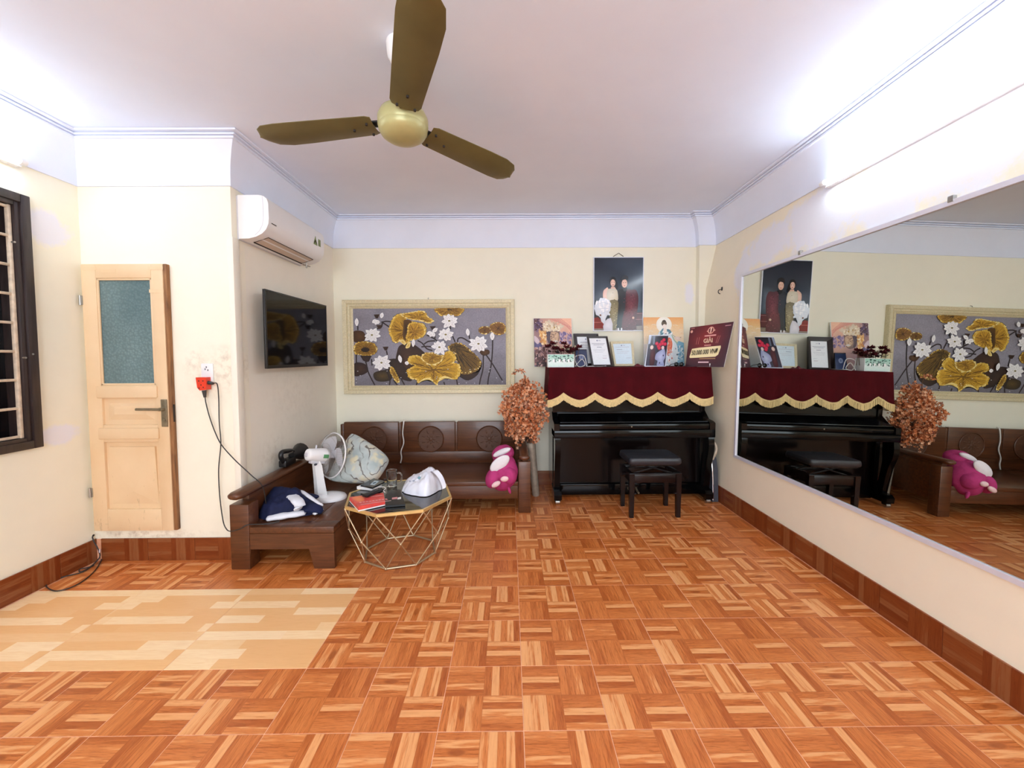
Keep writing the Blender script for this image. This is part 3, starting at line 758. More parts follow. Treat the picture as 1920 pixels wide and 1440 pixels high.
# ------------------------------------------------------------------ fluorescent battens along both side walls
def batten(label, y0, y1, side):
    z = 2.345 if side > 0 else 2.362
    xw = (XR((y0+y1)/2, z) if side > 0 else XL); s = -side
    t = thing('fluorescent_batten', label, 'light fixture', (xw, (y0+y1)/2, z), 'tube lights under the cove')
    # follows the wall, which runs slightly askew on the right
    def P(y, off, dz): return Vector(((XR(y, z) if side > 0 else XL)+s*off, y, z+dz))
    mb = MB(); vs = []
    for y in (y0, y1):
        vs += [P(y, -0.004, -0.02), P(y, 0.034, -0.016), P(y, 0.034, 0.016), P(y, -0.004, 0.02)]
    mb.add(vs, [(0, 1, 2, 3), (4, 5, 6, 7), (0, 1, 5, 4), (1, 2, 6, 5), (2, 3, 7, 6), (3, 0, 4, 7)])
    part('housing', mb, M['white_plastic'], t)
    part('tube', MB().cyl(P(y0+0.03, 0.058, 0.004), P(y1-0.03, 0.058, 0.004), 0.013, n=10), M['tube'], t, smooth=60)
    for y, dy_ in ((y0, 0.03), (y1, -0.03)):
        mb = MB(); a = P(y, 0.058, 0.004); b = P(y+dy_, 0.058, 0.004); mb.cyl(a, b, 0.0155, n=12)
        a = P(y+dy_*0.5, 0.03, 0.0); mb.cyl(a, P(y+dy_*.5, 0.06, 0.004), 0.010, n=8)
        part('end_cap', mb, M['white_plastic'], t)
batten('white tube light on the right wall above the mirror', 1.34, 2.56, 1)
batten('added out of view white tube light on the right wall nearer than the one above the mirror', -0.60, 0.62, 1)  # unseen tube, added to light the near end of the room
batten('white tube light on the left wall above the barred window', 1.08, 2.30, -1)
batten('added out of view white tube light on the left wall nearer than the window', -1.0, 0.22, -1)  # second unseen tube, also added for its light

# ------------------------------------------------------------------ wall mirror
def XM(z): return 1.874+0.019*z
MIR = thing('wall_mirror', 'large frameless wall mirror with thin white metal edging on right wall', 'mirror', (XM(0.47), 3.37, 0.47))
MIR['label'] = 'large wall mirror with thin white metal edging on the right wall'
my0, my1, mz0, mz1 = 0.15, 3.372, 0.468, 1.942
mb = MB(); vs = []
for dx in (0, 0.003):
    for y, z in ((my0, mz0), (my1, mz0), (my1, mz1), (my0, mz1)): vs.append((XM(z)+dx, y, z))
mb.add(vs, [(0, 1, 2, 3), (4, 5, 6, 7), (0, 1, 5, 4), (1, 2, 6, 5), (2, 3, 7, 6), (3, 0, 4, 7)])
part('mirror_glass', mb, M['mirror'], MIR, smooth=0)
def edging(y0, z0, y1, z1):
    mb = MB(); vs = []
    for dx in (-0.010, 0.0028):
        for y, z in ((y0, z0), (y1, z0), (y1, z1), (y0, z1)): vs.append((XM(z)+dx, y, z))
    return mb.add(vs, [(0, 1, 2, 3), (4, 5, 6, 7), (0, 1, 5, 4), (1, 2, 6, 5), (2, 3, 7, 6), (3, 0, 4, 7)])
e = 0.022
for a in ((my0-e, mz0-e, my1+e, mz0), (my0-e, mz1, my1+e, mz1+e), (my1, mz0, my1+e, mz1), (my0-e, mz0, my0, mz1)):
    part('edging', edging(*a), M['alu'], MIR, smooth=0)
for y in (2.70, 1.78, 0.9):
    part('clip', MB().box(XM(1.96)-0.014, XM(1.96)+0.004, y-0.012, y+0.012, 1.955, 1.982, 0.002), M['steel'], MIR)
# ================================================================== piano
PX0, PX1, PYF, PYB, PZ = 0.385, 1.768, 3.505, 4.045, 1.195
PIA = thing('upright_piano', 'black upright piano under a burgundy velvet cover', 'piano', ((PX0+PX1)/2, 3.8, 0))
blk = M['piano']
for x0, x1 in ((PX0, PX0+0.04), (PX1-0.04, PX1)):
    part('side_panel', MB().prism([(3.69, 0.10), (PYB, 0.10), (PYB, PZ-0.02), (3.69, PZ-0.02)], (x0, 0, 0), (0, 1, 0), (0, 0, 1), (x1-x0, 0, 0)), blk, PIA, smooth=0)
part('top_lid', MB().box(PX0-0.012, PX1+0.012, 3.665, PYB, PZ-0.022, PZ, 0.004), blk, PIA)
part('back_board', MB().box(PX0+0.04, PX1-0.04, PYB-0.05, PYB-0.01, 0.08, PZ-0.022), blk, PIA)
part('upper_panel', MB().box(PX0+0.04, PX1-0.04, 3.70, 3.725, 0.79, PZ-0.022), blk, PIA)
part('lower_panel', MB().box(PX0+0.04, PX1-0.04, 3.735, 3.76, 0.13, 0.585), M['piano_low'], PIA, 'brownish black lower panel')
part('bottom_rail', MB().box(PX0+0.04, PX1-0.04, 3.70, 3.765, 0.03, 0.128, 0.004), blk, PIA)
# closed keyboard lid, shelf and key bed
part('music_ledge', MB().box(PX0+0.04, PX1-0.04, 3.672, 3.705, 0.780, 0.792, 0.003), blk, PIA)
lid = [(3.70, 0.715), (3.535, 0.715), (3.528, 0.722), (3.53, 0.730), (3.56, 0.738), (3.63, 0.752), (3.655, 0.765), (3.665, 0.776), (3.70, 0.780)]
part('keyboard_lid', MB().prism(lid, (PX0+0.05, 0, 0), (0, 1, 0), (0, 0, 1), (PX1-PX0-0.10, 0, 0)), blk, PIA, smooth=50)
arm = [(3.70, 0.60), (PYF, 0.60), (PYF, 0.715), (PYF+0.03, 0.728), (3.62, 0.735), (3.70, 0.80)]
for x in (PX0-0.006, PX1-0.042):
    part('key_arm', MB().prism(arm, (x, 0, 0), (0, 1, 0), (0, 0, 1), (0.048, 0, 0)), blk, PIA, smooth=30)
part('key_slip', MB().box(PX0+0.042, PX1-0.042, PYF+0.006, PYF+0.03, 0.664, 0.712, 0.004), blk, PIA)
part('key_bed', MB().box(PX0-0.006, PX1+0.006, PYF-0.004, 3.735, 0.590, 0.660, 0.005), blk, PIA)
leg = [(3.505, 0.592), (3.60, 0.592), (3.612, 0.52), (3.605, 0.40), (3.628, 0.24), (3.655, 0.118), (3.585, 0.118), (3.565, 0.24), (3.540, 0.36), (3.505, 0.46), (3.497, 0.53)]
leg = [(p.x, p.y) for p in smooth_path([(a, b, 0) for a, b in leg[:6]], 5)]+[(p.x, p.y) for p in smooth_path([(a, b, 0) for a, b in leg[6:]], 5)]
for x in (PX0+0.002, PX1-0.052):
    lg = part('leg', MB().prism(leg, (x, 0, 0), (0, 1, 0), (0, 0, 1), (0.05, 0, 0)), blk, PIA, smooth=40)
for x in (PX0-0.004, PX1-0.062):
    toe = [(3.74, 0.045), (3.52, 0.045), (3.515, 0.09), (3.54, 0.115), (3.74, 0.13)]
    tb = part('toe_block', MB().prism(toe, (x, 0, 0), (0, 1, 0), (0, 0, 1), (0.066, 0, 0)), blk, PIA, smooth=0)
    mb = MB().cyl((x+0.015, 3.555, 0.021), (x+0.051, 3.555, 0.021), 0.021, n=14)
    part('caster', mb, M['steel'], tb)
    part('caster_fork', MB().box(x+0.008, x+0.058, 3.540, 3.58, 0.026, 0.046), blk, tb)
for x in (PX0+0.06, PX1-0.16):
    part('rear_foot', MB().box(x, x+0.10, 3.84, 4.0, 0.0, 0.06), blk, PIA)
for k in range(3):
    mb = MB().tube([(1.01+0.07*k, 3.735, 0.105), (1.01+0.07*k, 3.66, 0.075), (1.01+0.07*k, 3.62, 0.070)], 0.009, 8)
    part('pedal', mb, M['bronze'], PIA)
part('lid_lock', MB().cyl((1.05, 3.535, 0.688), (1.05, 3.508, 0.688), 0.006), M['bronze'], PIA)

# velvet cover with a scalloped fringe
CVR = thing('piano_cover', 'burgundy velvet cover with cream scalloped fringe draped over the piano', 'cover', (1.06, 3.8, PZ))
cx0, cx1 = 0.352, 1.800
peaks = [0.492+0.2735*i for i in range(5)]
def zbot(x):
    """lower edge of the velvet: sagging scallops between the peaks"""
    per = 0.2735; t = ((x-peaks[0]) / per) % 1.0
    return 0.965+0.005*0-0.066*(1-abs(2*t-1)**1.7) 
mb = MB(); nx, nz = 120, 12
def cover(u, v):
    x = cx0+(cx1-cx0)*u; zb = zbot(x); z = PZ+0.004+(zb-PZ-0.004)*v
    fl = 0.018*v*(u-0.5)*2
    return Vector((x+fl, 3.648-0.012*v-0.010*math.sin(u*38)*v*v-0.004*math.sin(u*91+1)*v, z))
mb.grid(cover, nx, nz)
mb.grid(lambda u, v: Vector((cx0+(cx1-cx0)*u, 3.648+(PYB-0.003-3.648)*v, PZ+0.004)), nx, 3)
for xs, sg in ((cx0, -1), (cx1, 1)):
    def side(u, v, xs=xs, sg=sg):
        y = 3.648+(PYB-0.003-3.648)*u; z = PZ+0.004+(0.925-0.03*math.sin(u*9)-PZ)*v
        return Vector((xs+sg*0.018*v+0.006*math.sin(u*26)*v, y, z))
    mb.grid(side, 20, 8)
part('velvet', mb, M['velvet'], CVR, smooth=60)
mb = MB(); mt = MB(); rnd = random.Random(3); n_ = 330
band = []
for i in range(n_+1):
    u = i/n_; p = cover(u, 1.0); band.append(p)
for i in range(n_):
    p, q = band[i], band[i+1]; o = Vector((0, -0.003, 0)); up = Vector((0, 0, 0.012))
    mb.add([p+o, q+o, q+o+up, p+o+up], [(0, 1, 2, 3)])
part('braid', mb, M['fringe'], CVR, smooth=60)
for i in range(n_):
    p = band[i]+Vector((0, -0.004, 0.004)); L = 0.058+rnd.uniform(-0.003, 0.003); w_ = 0.0019
    for k in (0, 1):
        y_ = rnd.uniform(-0.003, 0.003); dx = rnd.uniform(-0.0015, 0.0015)
        mt.add([p+Vector((-w_+k*.002, y_, 0)), p+Vector((w_+k*.002, y_, 0)), p+Vector((w_+dx+k*.002, y_-0.002, -L)), p+Vector((-w_+dx+k*.002, y_-0.002, -L))], [(0, 1, 2, 3)])
for sx, sg in ((cx0-0.018, -1), (cx1+0.018, 1)):
    for i in range(90):
        u = i/90; y = 3.648+(PYB-0.003-3.648)*u; z = 0.925-0.03*math.sin(u*9); x = sx+0.006*math.sin(u*26)+sg*0.002
        mt.add([(x, y, z+0.012), (x, y+0.004, z+0.012), (x, y+0.004, z-0.055), (x, y, z-0.055)], [(0, 1, 2, 3)])
part('fringe', mt, M['fringe'], CVR, smooth=0, kind='stuff', fixn=False)

# ------------------------------------------------------------------ piano stool
B = thing('piano_stool', 'black padded piano stool with adjustable seat in front of the piano', 'stool', (1.15, 3.37, 0))
bw = M['bench_wood']
def legbox(x, y): return MB().prism([(-0.02, -0.02), (0.02, -0.02), (0.02, 0.02), (-0.02, 0.02)], (x, y, 0), (1, 0, 0), (0, 1, 0), (0, 0, 0.355))
LX0, LX1, LY0, LY1 = 0.972, 1.348, 3.245, 3.505
for x, y in ((LX0, LY0), (LX1, LY0), (LX1, LY1), (LX0, LY1)):
    mb = MB(); a, b = 0.021, 0.016
    vs = [(x-b, y-b, 0), (x+b, y-b, 0), (x+b, y+b, 0), (x-b, y+b, 0), (x-a, y-a, 0.357), (x+a, y-a, 0.357), (x+a, y+a, 0.357), (x-a, y+a, 0.357)]
    mb.add(vs, [(3, 2, 1, 0), (4, 5, 6, 7), (0, 1, 5, 4), (1, 2, 6, 5), (2, 3, 7, 6), (3, 0, 4, 7)]); part('leg', mb, bw, B, smooth=0)
for x0, x1, y0, y1 in ((LX0+.02, LX1-.02, LY0-.014, LY0+.008), (LX0+.02, LX1-.02, LY1-.008, LY1+.014), (LX0-.014, LX0+.008, LY0+.02, LY1-.02), (LX1-.008, LX1+.014, LY0+.02, LY1-.02)):
    part('apron', MB().box(x0, x1, y0, y1, 0.285, 0.352, 0.003), bw, B)
for x in (LX0, LX1):      # curved brackets
    s = 1 if x == LX0 else -1
    mb = MB().tube([(x+s*0.022, LY0-0.006, 0.275), (x+s*0.045, LY0-0.006, 0.283), (x+s*0.075, LY0-0.006, 0.286)], 0.006, 6)
    mb.tube(smooth_path([(x+s*0.018, LY0-0.006, 0.245), (x+s*0.012, LY0-0.006, 0.21), (x+s*0.022, LY0-0.006, 0.193), (x+s*0.038, LY0-0.006, 0.196)], 5), 0.005, 6)
    part('bracket', mb, bw, B)
part('rim', MB().box(LX0-.022, LX1+.022, LY0-.022, LY0+.012, 0.353, 0.362, .003).box(LX0-.022, LX1+.022, LY1-.012, LY1+.022, 0.353, 0.362, .003).box(LX0-.022, LX0+.012, LY0+.012, LY1-.012, 0.353, 0.362, .003).box(LX1-.012, LX1+.022, LY0+.012, LY1-.012, 0.353, 0.362, .003), bw, B)
mb = MB()
for y in (LY0+0.05, LY1-0.05):
    mb.tube([(LX0+0.03, y, 0.345), (LX1-0.05, y, 0.425)], 0.006, 6); mb.tube([(LX1-0.03, y, 0.345), (LX0+0.05, y, 0.425)], 0.006, 6)
part('scissor_lift', mb, M['black'], B)
for x, s in ((LX0-0.014, -1), (LX1+0.014, 1)):
    part('side_knob', MB().cyl((x, 3.37, 0.32), (x+s*0.03, 3.37, 0.32), 0.018, 0.022, 14), bw, B)
def seat(c, sx, sy, z0, z1):
    mb = MB()
    def f(u, v):
        a = 2*PI*u; sgn = lambda t: (1 if t > 0 else -1)*abs(t)**0.18
        X, Y = sgn(math.cos(a))*sx, sgn(math.sin(a))*sy
        prof = [(0.97, z0), (1.0, z0+0.008), (1.0, z0+0.03), (0.99, z1-0.012), (0.965, z1-0.003), (0.7, z1), (0.35, z1+0.001), (0.001, z1+0.001)]
        i = round(v*7); r, z = prof[i]
        return Vector((c[0]+X*r, c[1]+Y*r, z))
    return mb.grid(f, 64, 8, closed_u=True)
sx0, sx1 = 0.945, 1.372
part('seat_board', MB().box(sx0+0.02, sx1-0.02, 3.24, 3.52, 0.418, 0.434), bw, B)
part('seat_cushion', seat(((sx0+sx1)/2, 3.375), (sx1-sx0)/2, 0.165, 0.434, 0.487), M['leather'], B, smooth=50)

# ================================================================== wooden corner sofa: long bench under the painting
ST = 0.262
SOF = thing('wooden_bench', 'long dark wooden bench with round carved back panels under the lotus painting', 'bench', (-0.75, 3.7, 0))
sw = M['sofa']
SX0, SX1, SYF, SYB = -1.615, 0.168, 3.36, 4.02
part('seat', MB().box(-1.06, 0.064, SYF, SYB-0.03, ST-0.035, ST, 0.004).box(-1.66, -1.06, 3.488, SYB-0.03, ST-0.035, ST, 0.004), sw, SOF)
part('apron', MB().box(-1.05, 0.064, SYF+0.006, SYF+0.03, 0.118, ST-0.036, 0.003), sw, SOF)
part('lower_back', MB().box(SX0-0.06, 0.055, SYB-0.035, SYB-0.01, ST+0.001, 0.375, 0.003), sw, SOF)
for x0, x1 in ((SX0, -1.086), (-1.066, -0.536), (-0.516, 0.05)):
    p = part('back_panel', MB().box(x0+0.002, x1, SYB-0.055, SYB-0.012, 0.376, 0.672, 0.006), sw, SOF)
    xm = (x0+x1)/2+0.03; zc = 0.502
    mb = MB().cyl((xm, SYB-0.0545, zc), (xm, SYB-0.060, zc), 0.118, n=40)
    part('carved_disc', mb, M['sofa_in'], p, smooth=30)
    ringp = [Vector((xm+0.124*math.cos(2*PI*i/48), SYB-0.058, zc+0.124*math.sin(2*PI*i/48))) for i in range(48)]
    part('ring', MB().tube(ringp, 0.006, 6, closed=True), sw, p, smooth=60)
    mb = MB(); rr = random.Random(int(x0*100)+500)
    for k in range(16):      # shallow carved leaves
        a = 2*PI*k/16; r0 = 0.03+0.045*(k % 2)
        c = Vector((xm+r0*math.cos(a), SYB-0.061, zc+r0*math.sin(a)))
        mb.ell(c, (0.020, 0.0022, 0.008), 10, 6, Matrix.Rotation(-a, 3, 'Y'))
    mb.ell((xm, SYB-0.061, zc), (0.02, 0.006, 0.02), 12, 8)
    part('carving', mb, M['sofa_in'], p, smooth=60)
for x in (-1.076, -0.526):
    part('back_post', MB().box(x-0.0095, x+0.0115, SYB-0.05, SYB-0.014, 0.376, 0.660, 0.002), sw, SOF)
for x in (0.05,):
    part('corner_post', MB().box(x, x+0.05, SYB-0.055, SYB-0.005, 0, 0.672, 0.004), sw, SOF)
part('corner_post', MB().box(SX0-0.03, SX0+0.001, SYB-0.055, SYB-0.005, 0, 0.652, 0.004), sw, SOF)
part('front_leg', MB().box(0.066, SX1, SYF-0.006, SYF+0.085, 0, 0.43, 0.006), sw, SOF)
part('arm_panel', MB().box(0.085, SX1-0.03, SYF+0.085, SYB-0.056, 0.12, 0.425, 0.004), sw, SOF)
def rail(x, y0, y1, z, r=0.036, name='arm_rail', par=None):
    mb = MB(); pr = [(y0-0.04, 0.012), (y0-0.036, 0.022), (y0-0.02, 0.032), (y0+0.005, r), (y0+0.05, r), (y1, r)]
    vs = []; n = 18
    for y, rr in pr:
        for k in range(n):
            a = 2*PI*k/n; vs.append((x+rr*1.35*math.cos(a), y, z+rr*0.72*math.sin(a)))
    fs = [(i*n+k, i*n+(k+1) % n, (i+1)*n+(k+1) % n, (i+1)*n+k) for i in range(len(pr)-1) for k in range(n)]
    fs += [tuple(range(n)), tuple(range((len(pr)-1)*n, len(pr)*n))[::-1]]
    mb.add(vs, fs); return part(name, mb, M['sofa_y'], par, smooth=50)
rail(0.117, SYF-0.01, SYB-0.06, 0.470, 0.030, 'arm_rail', SOF)
part('rail_support', MB().box(0.10, 0.135, SYF+0.02, SYB-0.06, 0.424, 0.455, 0.003), sw, SOF)

# daybed along the tv wall
DAY = thing('wooden_daybed', 'low dark wooden daybed section along the wall under the television', 'bench', (-1.4, 3.1, 0))
DX0, DX1, DYF, DYB = -1.708, -1.088, 2.485, 3.485
part('seat_frame', MB().box(DX0+0.02, DX1, DYF+0.001, DYF+0.10, ST-0.04, ST, 0.004).box(DX1-0.17, DX1, DYF+0.101, DYB, ST-0.04, ST, 0.004).box(DX0+0.02, DX0+0.12, DYF+0.101, DYB, ST-0.04, ST, 0.004), M['sofa_y'], DAY)
part('seat_panel', MB().box(DX0+0.124, DX1-0.174, DYF+0.104, DYB, ST-0.03, ST-0.003, 0.002), M['sofa_y'], DAY)
fp = [(DX0+0.10, 0), (DX0, 0), (DX0, ST-0.041), (DX1, ST-0.041), (DX1, 0), (DX1-0.125, 0), (DX1-0.155, 0.124), (DX0+0.108, 0.124)]
part('front_board', MB().prism(fp, (0, DYF+0.002, 0), (1, 0, 0), (0, 0, 1), (0, 0.03, 0)), sw, DAY, smooth=0)
part('side_apron', MB().box(DX1-0.032, DX1-0.002, DYF+0.033, DYB, 0.05, ST-0.041, 0.003), M['sofa_y'], DAY)
part('front_post', MB().box(DX0-0.012, DX0+0.105, DYF-0.004, DYF+0.10, 0, 0.405, 0.006), sw, DAY)
for x, y in ((DX0+0.05, DYB-0.08), (DX1-0.05, DYB-0.08)):
    part('leg', MB().box(x-0.04, x+0.04, y-0.04, y+0.04, 0, ST-0.041), sw, DAY)
part('back_board', MB().box(DX0+0.005, DX0+0.045, DYF+0.10, SYB-0.07, ST-0.02, 0.46, 0.003), M['sofa_y'], DAY)
rail(DX0+0.045, DYF-0.015, SYB-0.07, 0.468, 0.037, 'back_rail', DAY)

# white cord hanging over the bench back
pts = smooth_path([onY(757, 788, 3.985), onY(757, 792, 3.955), onY(755, 812, 3.953), onY(757, 830, 3.953), onY(752, 846, 3.953), onY(753, 858, 3.953), onY(751, 868, 3.953)], 6)
o = part('hanging_string', MB().tube(pts, 0.006, 6), M['cable_pale'], None, smooth=60, at=pts[0]); tag(o, 'short white string hanging over the back of the wooden bench', 'string')

# ================================================================== coffee table
TCX, TCY, TZ = -0.735, 2.69, 0.392
TAB = thing('coffee_table', 'octagonal smoked glass coffee table on a faceted gold wire frame', 'table', (TCX, TCY, 0))
def oct_(r, a0, z): return [Vector((TCX+r*math.cos(math.radians(a0+45*k)), TCY+r*math.sin(math.radians(a0+45*k)), z)) for k in range(8)]
A0 = -97
top = oct_(0.352, A0, TZ); topi = oct_(0.334, A0, TZ); mid = oct_(0.318, A0+22.5, 0.196); bot = oct_(0.236, A0, 0.010)
mb = MB(); q = oct_(0.337, A0, TZ-0.003); q2 = oct_(0.337, A0, TZ-0.011)
mb.add(q+q2, [tuple(range(8)), tuple(range(8, 16))[::-1]]+[(i, (i+1) % 8, 8+(i+1) % 8, 8+i) for i in range(8)])
part('glass_top', mb, M['table_glass'], TAB, smooth=0)
mb = MB(); o1, o2, i1, i2 = oct_(0.352, A0, TZ), oct_(0.352, A0, TZ-0.017), oct_(0.337, A0, TZ), oct_(0.337, A0, TZ-0.017)
for i in range(8):
    j = (i+1) % 8
    mb.add([o1[i], o1[j], i1[j], i1[i], o2[i], o2[j], i2[j], i2[i]], [(0, 1, 2, 3), (4, 5, 6, 7), (0, 1, 5, 4), (2, 3, 7, 6)])
part('rim', mb, M['gold'], TAB, smooth=0)
for i in range(8):
    t_ = top[i]-Vector((0, 0, 0.014))
    for k in (i, i-1):
        part('rod', MB().cyl(t_, mid[k % 8], 0.0042, n=8), M['rod'], TAB, smooth=60)
    for k in (i, (i+1) % 8):
        part('rod', MB().cyl(mid[i], bot[k], 0.0042, n=8), M['rod'], TAB, smooth=60)
    part('joint', MB().ell(mid[i], (0.0085,)*3, 12, 8), M['rod'], TAB, smooth=60)
    part('base_bar', MB().cyl(bot[i], bot[(i+1) % 8], 0.0065, n=8), M['rod'], TAB, smooth=60)
    part('foot', MB().ell(bot[i], (0.0085, 0.0085, 0.0095), 10, 6), M['rod'], TAB, smooth=60)
# ================================================================== television on the tv wall
TVX = -1.632
TV = thing('television', 'black flat screen television on the wall below the air conditioner', 'television', (XS, 3.23, 1.5))
ty0, ty1, tz0, tz1 = 2.772, 3.690, 1.228, 1.762
part('casing', MB().box(TVX-0.016, TVX-0.003, ty0, ty1, tz0, tz1, 0.002).box(TVX-0.055, TVX-0.016, ty0+0.12, ty1-0.12, tz0+0.03, tz1-0.16, 0.01), M['black'], TV)
part('screen', MB().box(TVX-0.004, TVX, ty0+0.010, ty1-0.010, tz0+0.022, tz1-0.010), M['screen'], TV, smooth=0)
mb = MB()
for a in ((ty0, ty0+0.010, tz0, tz1), (ty1-0.010, ty1, tz0, tz1), (ty0+.01, ty1-.01, tz1-0.010, tz1), (ty0+.01, ty1-.01, tz0, tz0+0.022)):
    mb.box(TVX-0.003, TVX+0.003, *a)
part('bezel', mb, M['black'], TV, smooth=0)
mb = MB().box(XS, TVX-0.05, 3.05, 3.09, 1.35, 1.65).box(XS, TVX-0.05, 3.37, 3.41, 1.35, 1.65).box(XS, XS+0.02, 2.98, 3.48, 1.42, 1.56)
part('wall_bracket', mb, M['black'], TV, smooth=0)

# ================================================================== air conditioner
AC = thing('air_conditioner', 'white split air conditioner high on the wall above the television', 'air conditioner', (XS, 3.05, 2.06))
ay0, ay1 = 2.668, 3.450
prof = [(0.012, 2.062), (0.012, 2.336), (0.145, 2.337), (0.175, 2.330), (0.196, 2.312), (0.205, 2.285), (0.206, 2.19), (0.202, 2.155), (0.186, 2.120), (0.160, 2.094), (0.122, 2.075), (0.075, 2.064)]
part('body', MB().prism(prof, (XS, ay0, 0), (1, 0, 0), (0, 0, 1), (0, ay1-ay0, 0)), M['white_plastic'], AC, smooth=30)
part('back_plate', MB().box(XS, XS+0.013, ay0+0.004, ay1-0.004, 2.058, 2.334), M['grey_plastic'], AC)
# seam where the front panel meets the side, both ends
for y in (ay0-0.0006, ay1+0.0006):
    q = [(0.168, 2.334), (0.172, 2.29), (0.172, 2.19), (0.165, 2.15), (0.145, 2.112), (0.115, 2.085)]
    part('panel_seam', MB().tube([(XS+a, y, z) for a, z in q], 0.0012, 4), M['grey_plastic'], AC, smooth=0)
def under(d0, d1, y0, y1, lift=0.0012):
    """strip lying on the sloped underside"""
    def zz(d):
        for (a, b), (c, e) in zip(prof[::-1], prof[::-1][1:]):
            if a >= d >= c or c >= d >= a: return b+(e-b)*(d-a)/(c-a)
        return 2.062
    return [Vector((XS+d, y, zz(d)-lift)) for d, y in ((d0, y0), (d1, y0), (d1, y1), (d0, y1))]
a = [Vector((XS+0.065, ay0+0.07, 2.0615)), Vector((XS+0.158, ay0+0.07, 2.0915)), Vector((XS+0.158, ay1-0.10, 2.0915)), Vector((XS+0.065, ay1-0.10, 2.0615))]
dn = Vector((0.3, 0, -1)).normalized()*0.004
mb = MB().add(a+[p+dn for p in a], [(0, 1, 2, 3), (4, 5, 6, 7), (0, 1, 5, 4), (1, 2, 6, 5), (2, 3, 7, 6), (3, 0, 4, 7)])
part('air_flap', mb, M['vent'], AC, smooth=0)
mb = MB().tube([a[0]+dn, a[3]+dn], 0.005, 6).tube([a[1]+dn, a[2]+dn], 0.0022, 6).tube([a[0]+dn, a[1]+dn], 0.0018, 6).tube([a[3]+dn, a[2]+dn], 0.0022, 6)
part('outlet_gap', mb, M['dark_line'], AC)
def onfront(y, z): return Vector((XS+0.2068, y, z))
tri = [(3.262, 2.190), (3.330, 2.190), (3.300, 2.262)]
part('energy_label', MB().add([onfront(*p) for p in tri]+[onfront(*p)-Vector((0.001, 0, 0)) for p in tri], [(0, 1, 2), (3, 4, 5)]), M['label_olive'], AC, 'green triangular sticker', smooth=0)
part('energy_label', MB().box(XS+0.2058, XS+0.2070, 3.345, 3.385, 2.195, 2.250), M['label_olive'], AC, 'green square sticker', smooth=0)
mb = MB().tube(smooth_path([onfront(3.276, 2.20)+Vector((.0006, 0, 0)), onfront(3.295, 2.225)+Vector((.0006, 0, 0)), onfront(3.312, 2.205)+Vector((.0006, 0, 0))]), 0.003, 4)
part('label_mark', mb, M['dark_line'], AC)
part('display_mark', MB().box(XS+0.2055, XS+0.2068, ay0+0.03, ay0+0.085, 2.165, 2.170), M['dark_line'], AC)
mb = MB().tube([(XS+0.10, 3.36, 2.068), (XS+0.10, 3.36, 2.035)], 0.005, 6).tube([(XS+0.085, 3.33, 2.045), (XS+0.115, 3.39, 2.040)], 0.004, 6).ell((XS+0.10, 3.36, 2.03), (0.008,)*3, 8, 6)
part('drain_tap', mb, M['steel'], AC)

# ================================================================== ceiling fan
FZ = 2.325
hub = onZ(756, 241, FZ-0.02)
FAN = thing('ceiling_fan', 'olive gold three bladed ceiling fan hanging from the ceiling', 'fan', (hub.x, hub.y, ZC))
HX, HY = hub.x, hub.y
T0 = Matrix.Translation((HX, HY, 0))
part('canopy', MB().lathe([(0.012, 2.555), (0.045, 2.575), (0.062, 2.61), (0.066, 2.664)], 24, T0), M['white_plastic'], FAN, smooth=60)
part('down_rod', MB().cyl((HX, HY, 2.38), (HX, HY, 2.60), 0.011, n=14), M['olive_light'], FAN, smooth=60)
part('motor_housing', MB().lathe([(0.02, 2.40), (0.055, 2.395), (0.095, 2.372), (0.108, 2.345), (0.108, 2.312), (0.104, 2.305)], 36, T0), M['olive_light'], FAN, smooth=50)
part('motor_cap', MB().lathe([(0.106, 2.306), (0.104, 2.292), (0.092, 2.272), (0.068, 2.256), (0.036, 2.247), (0.0, 2.245)], 36, T0), M['olive_light'], FAN, smooth=60)
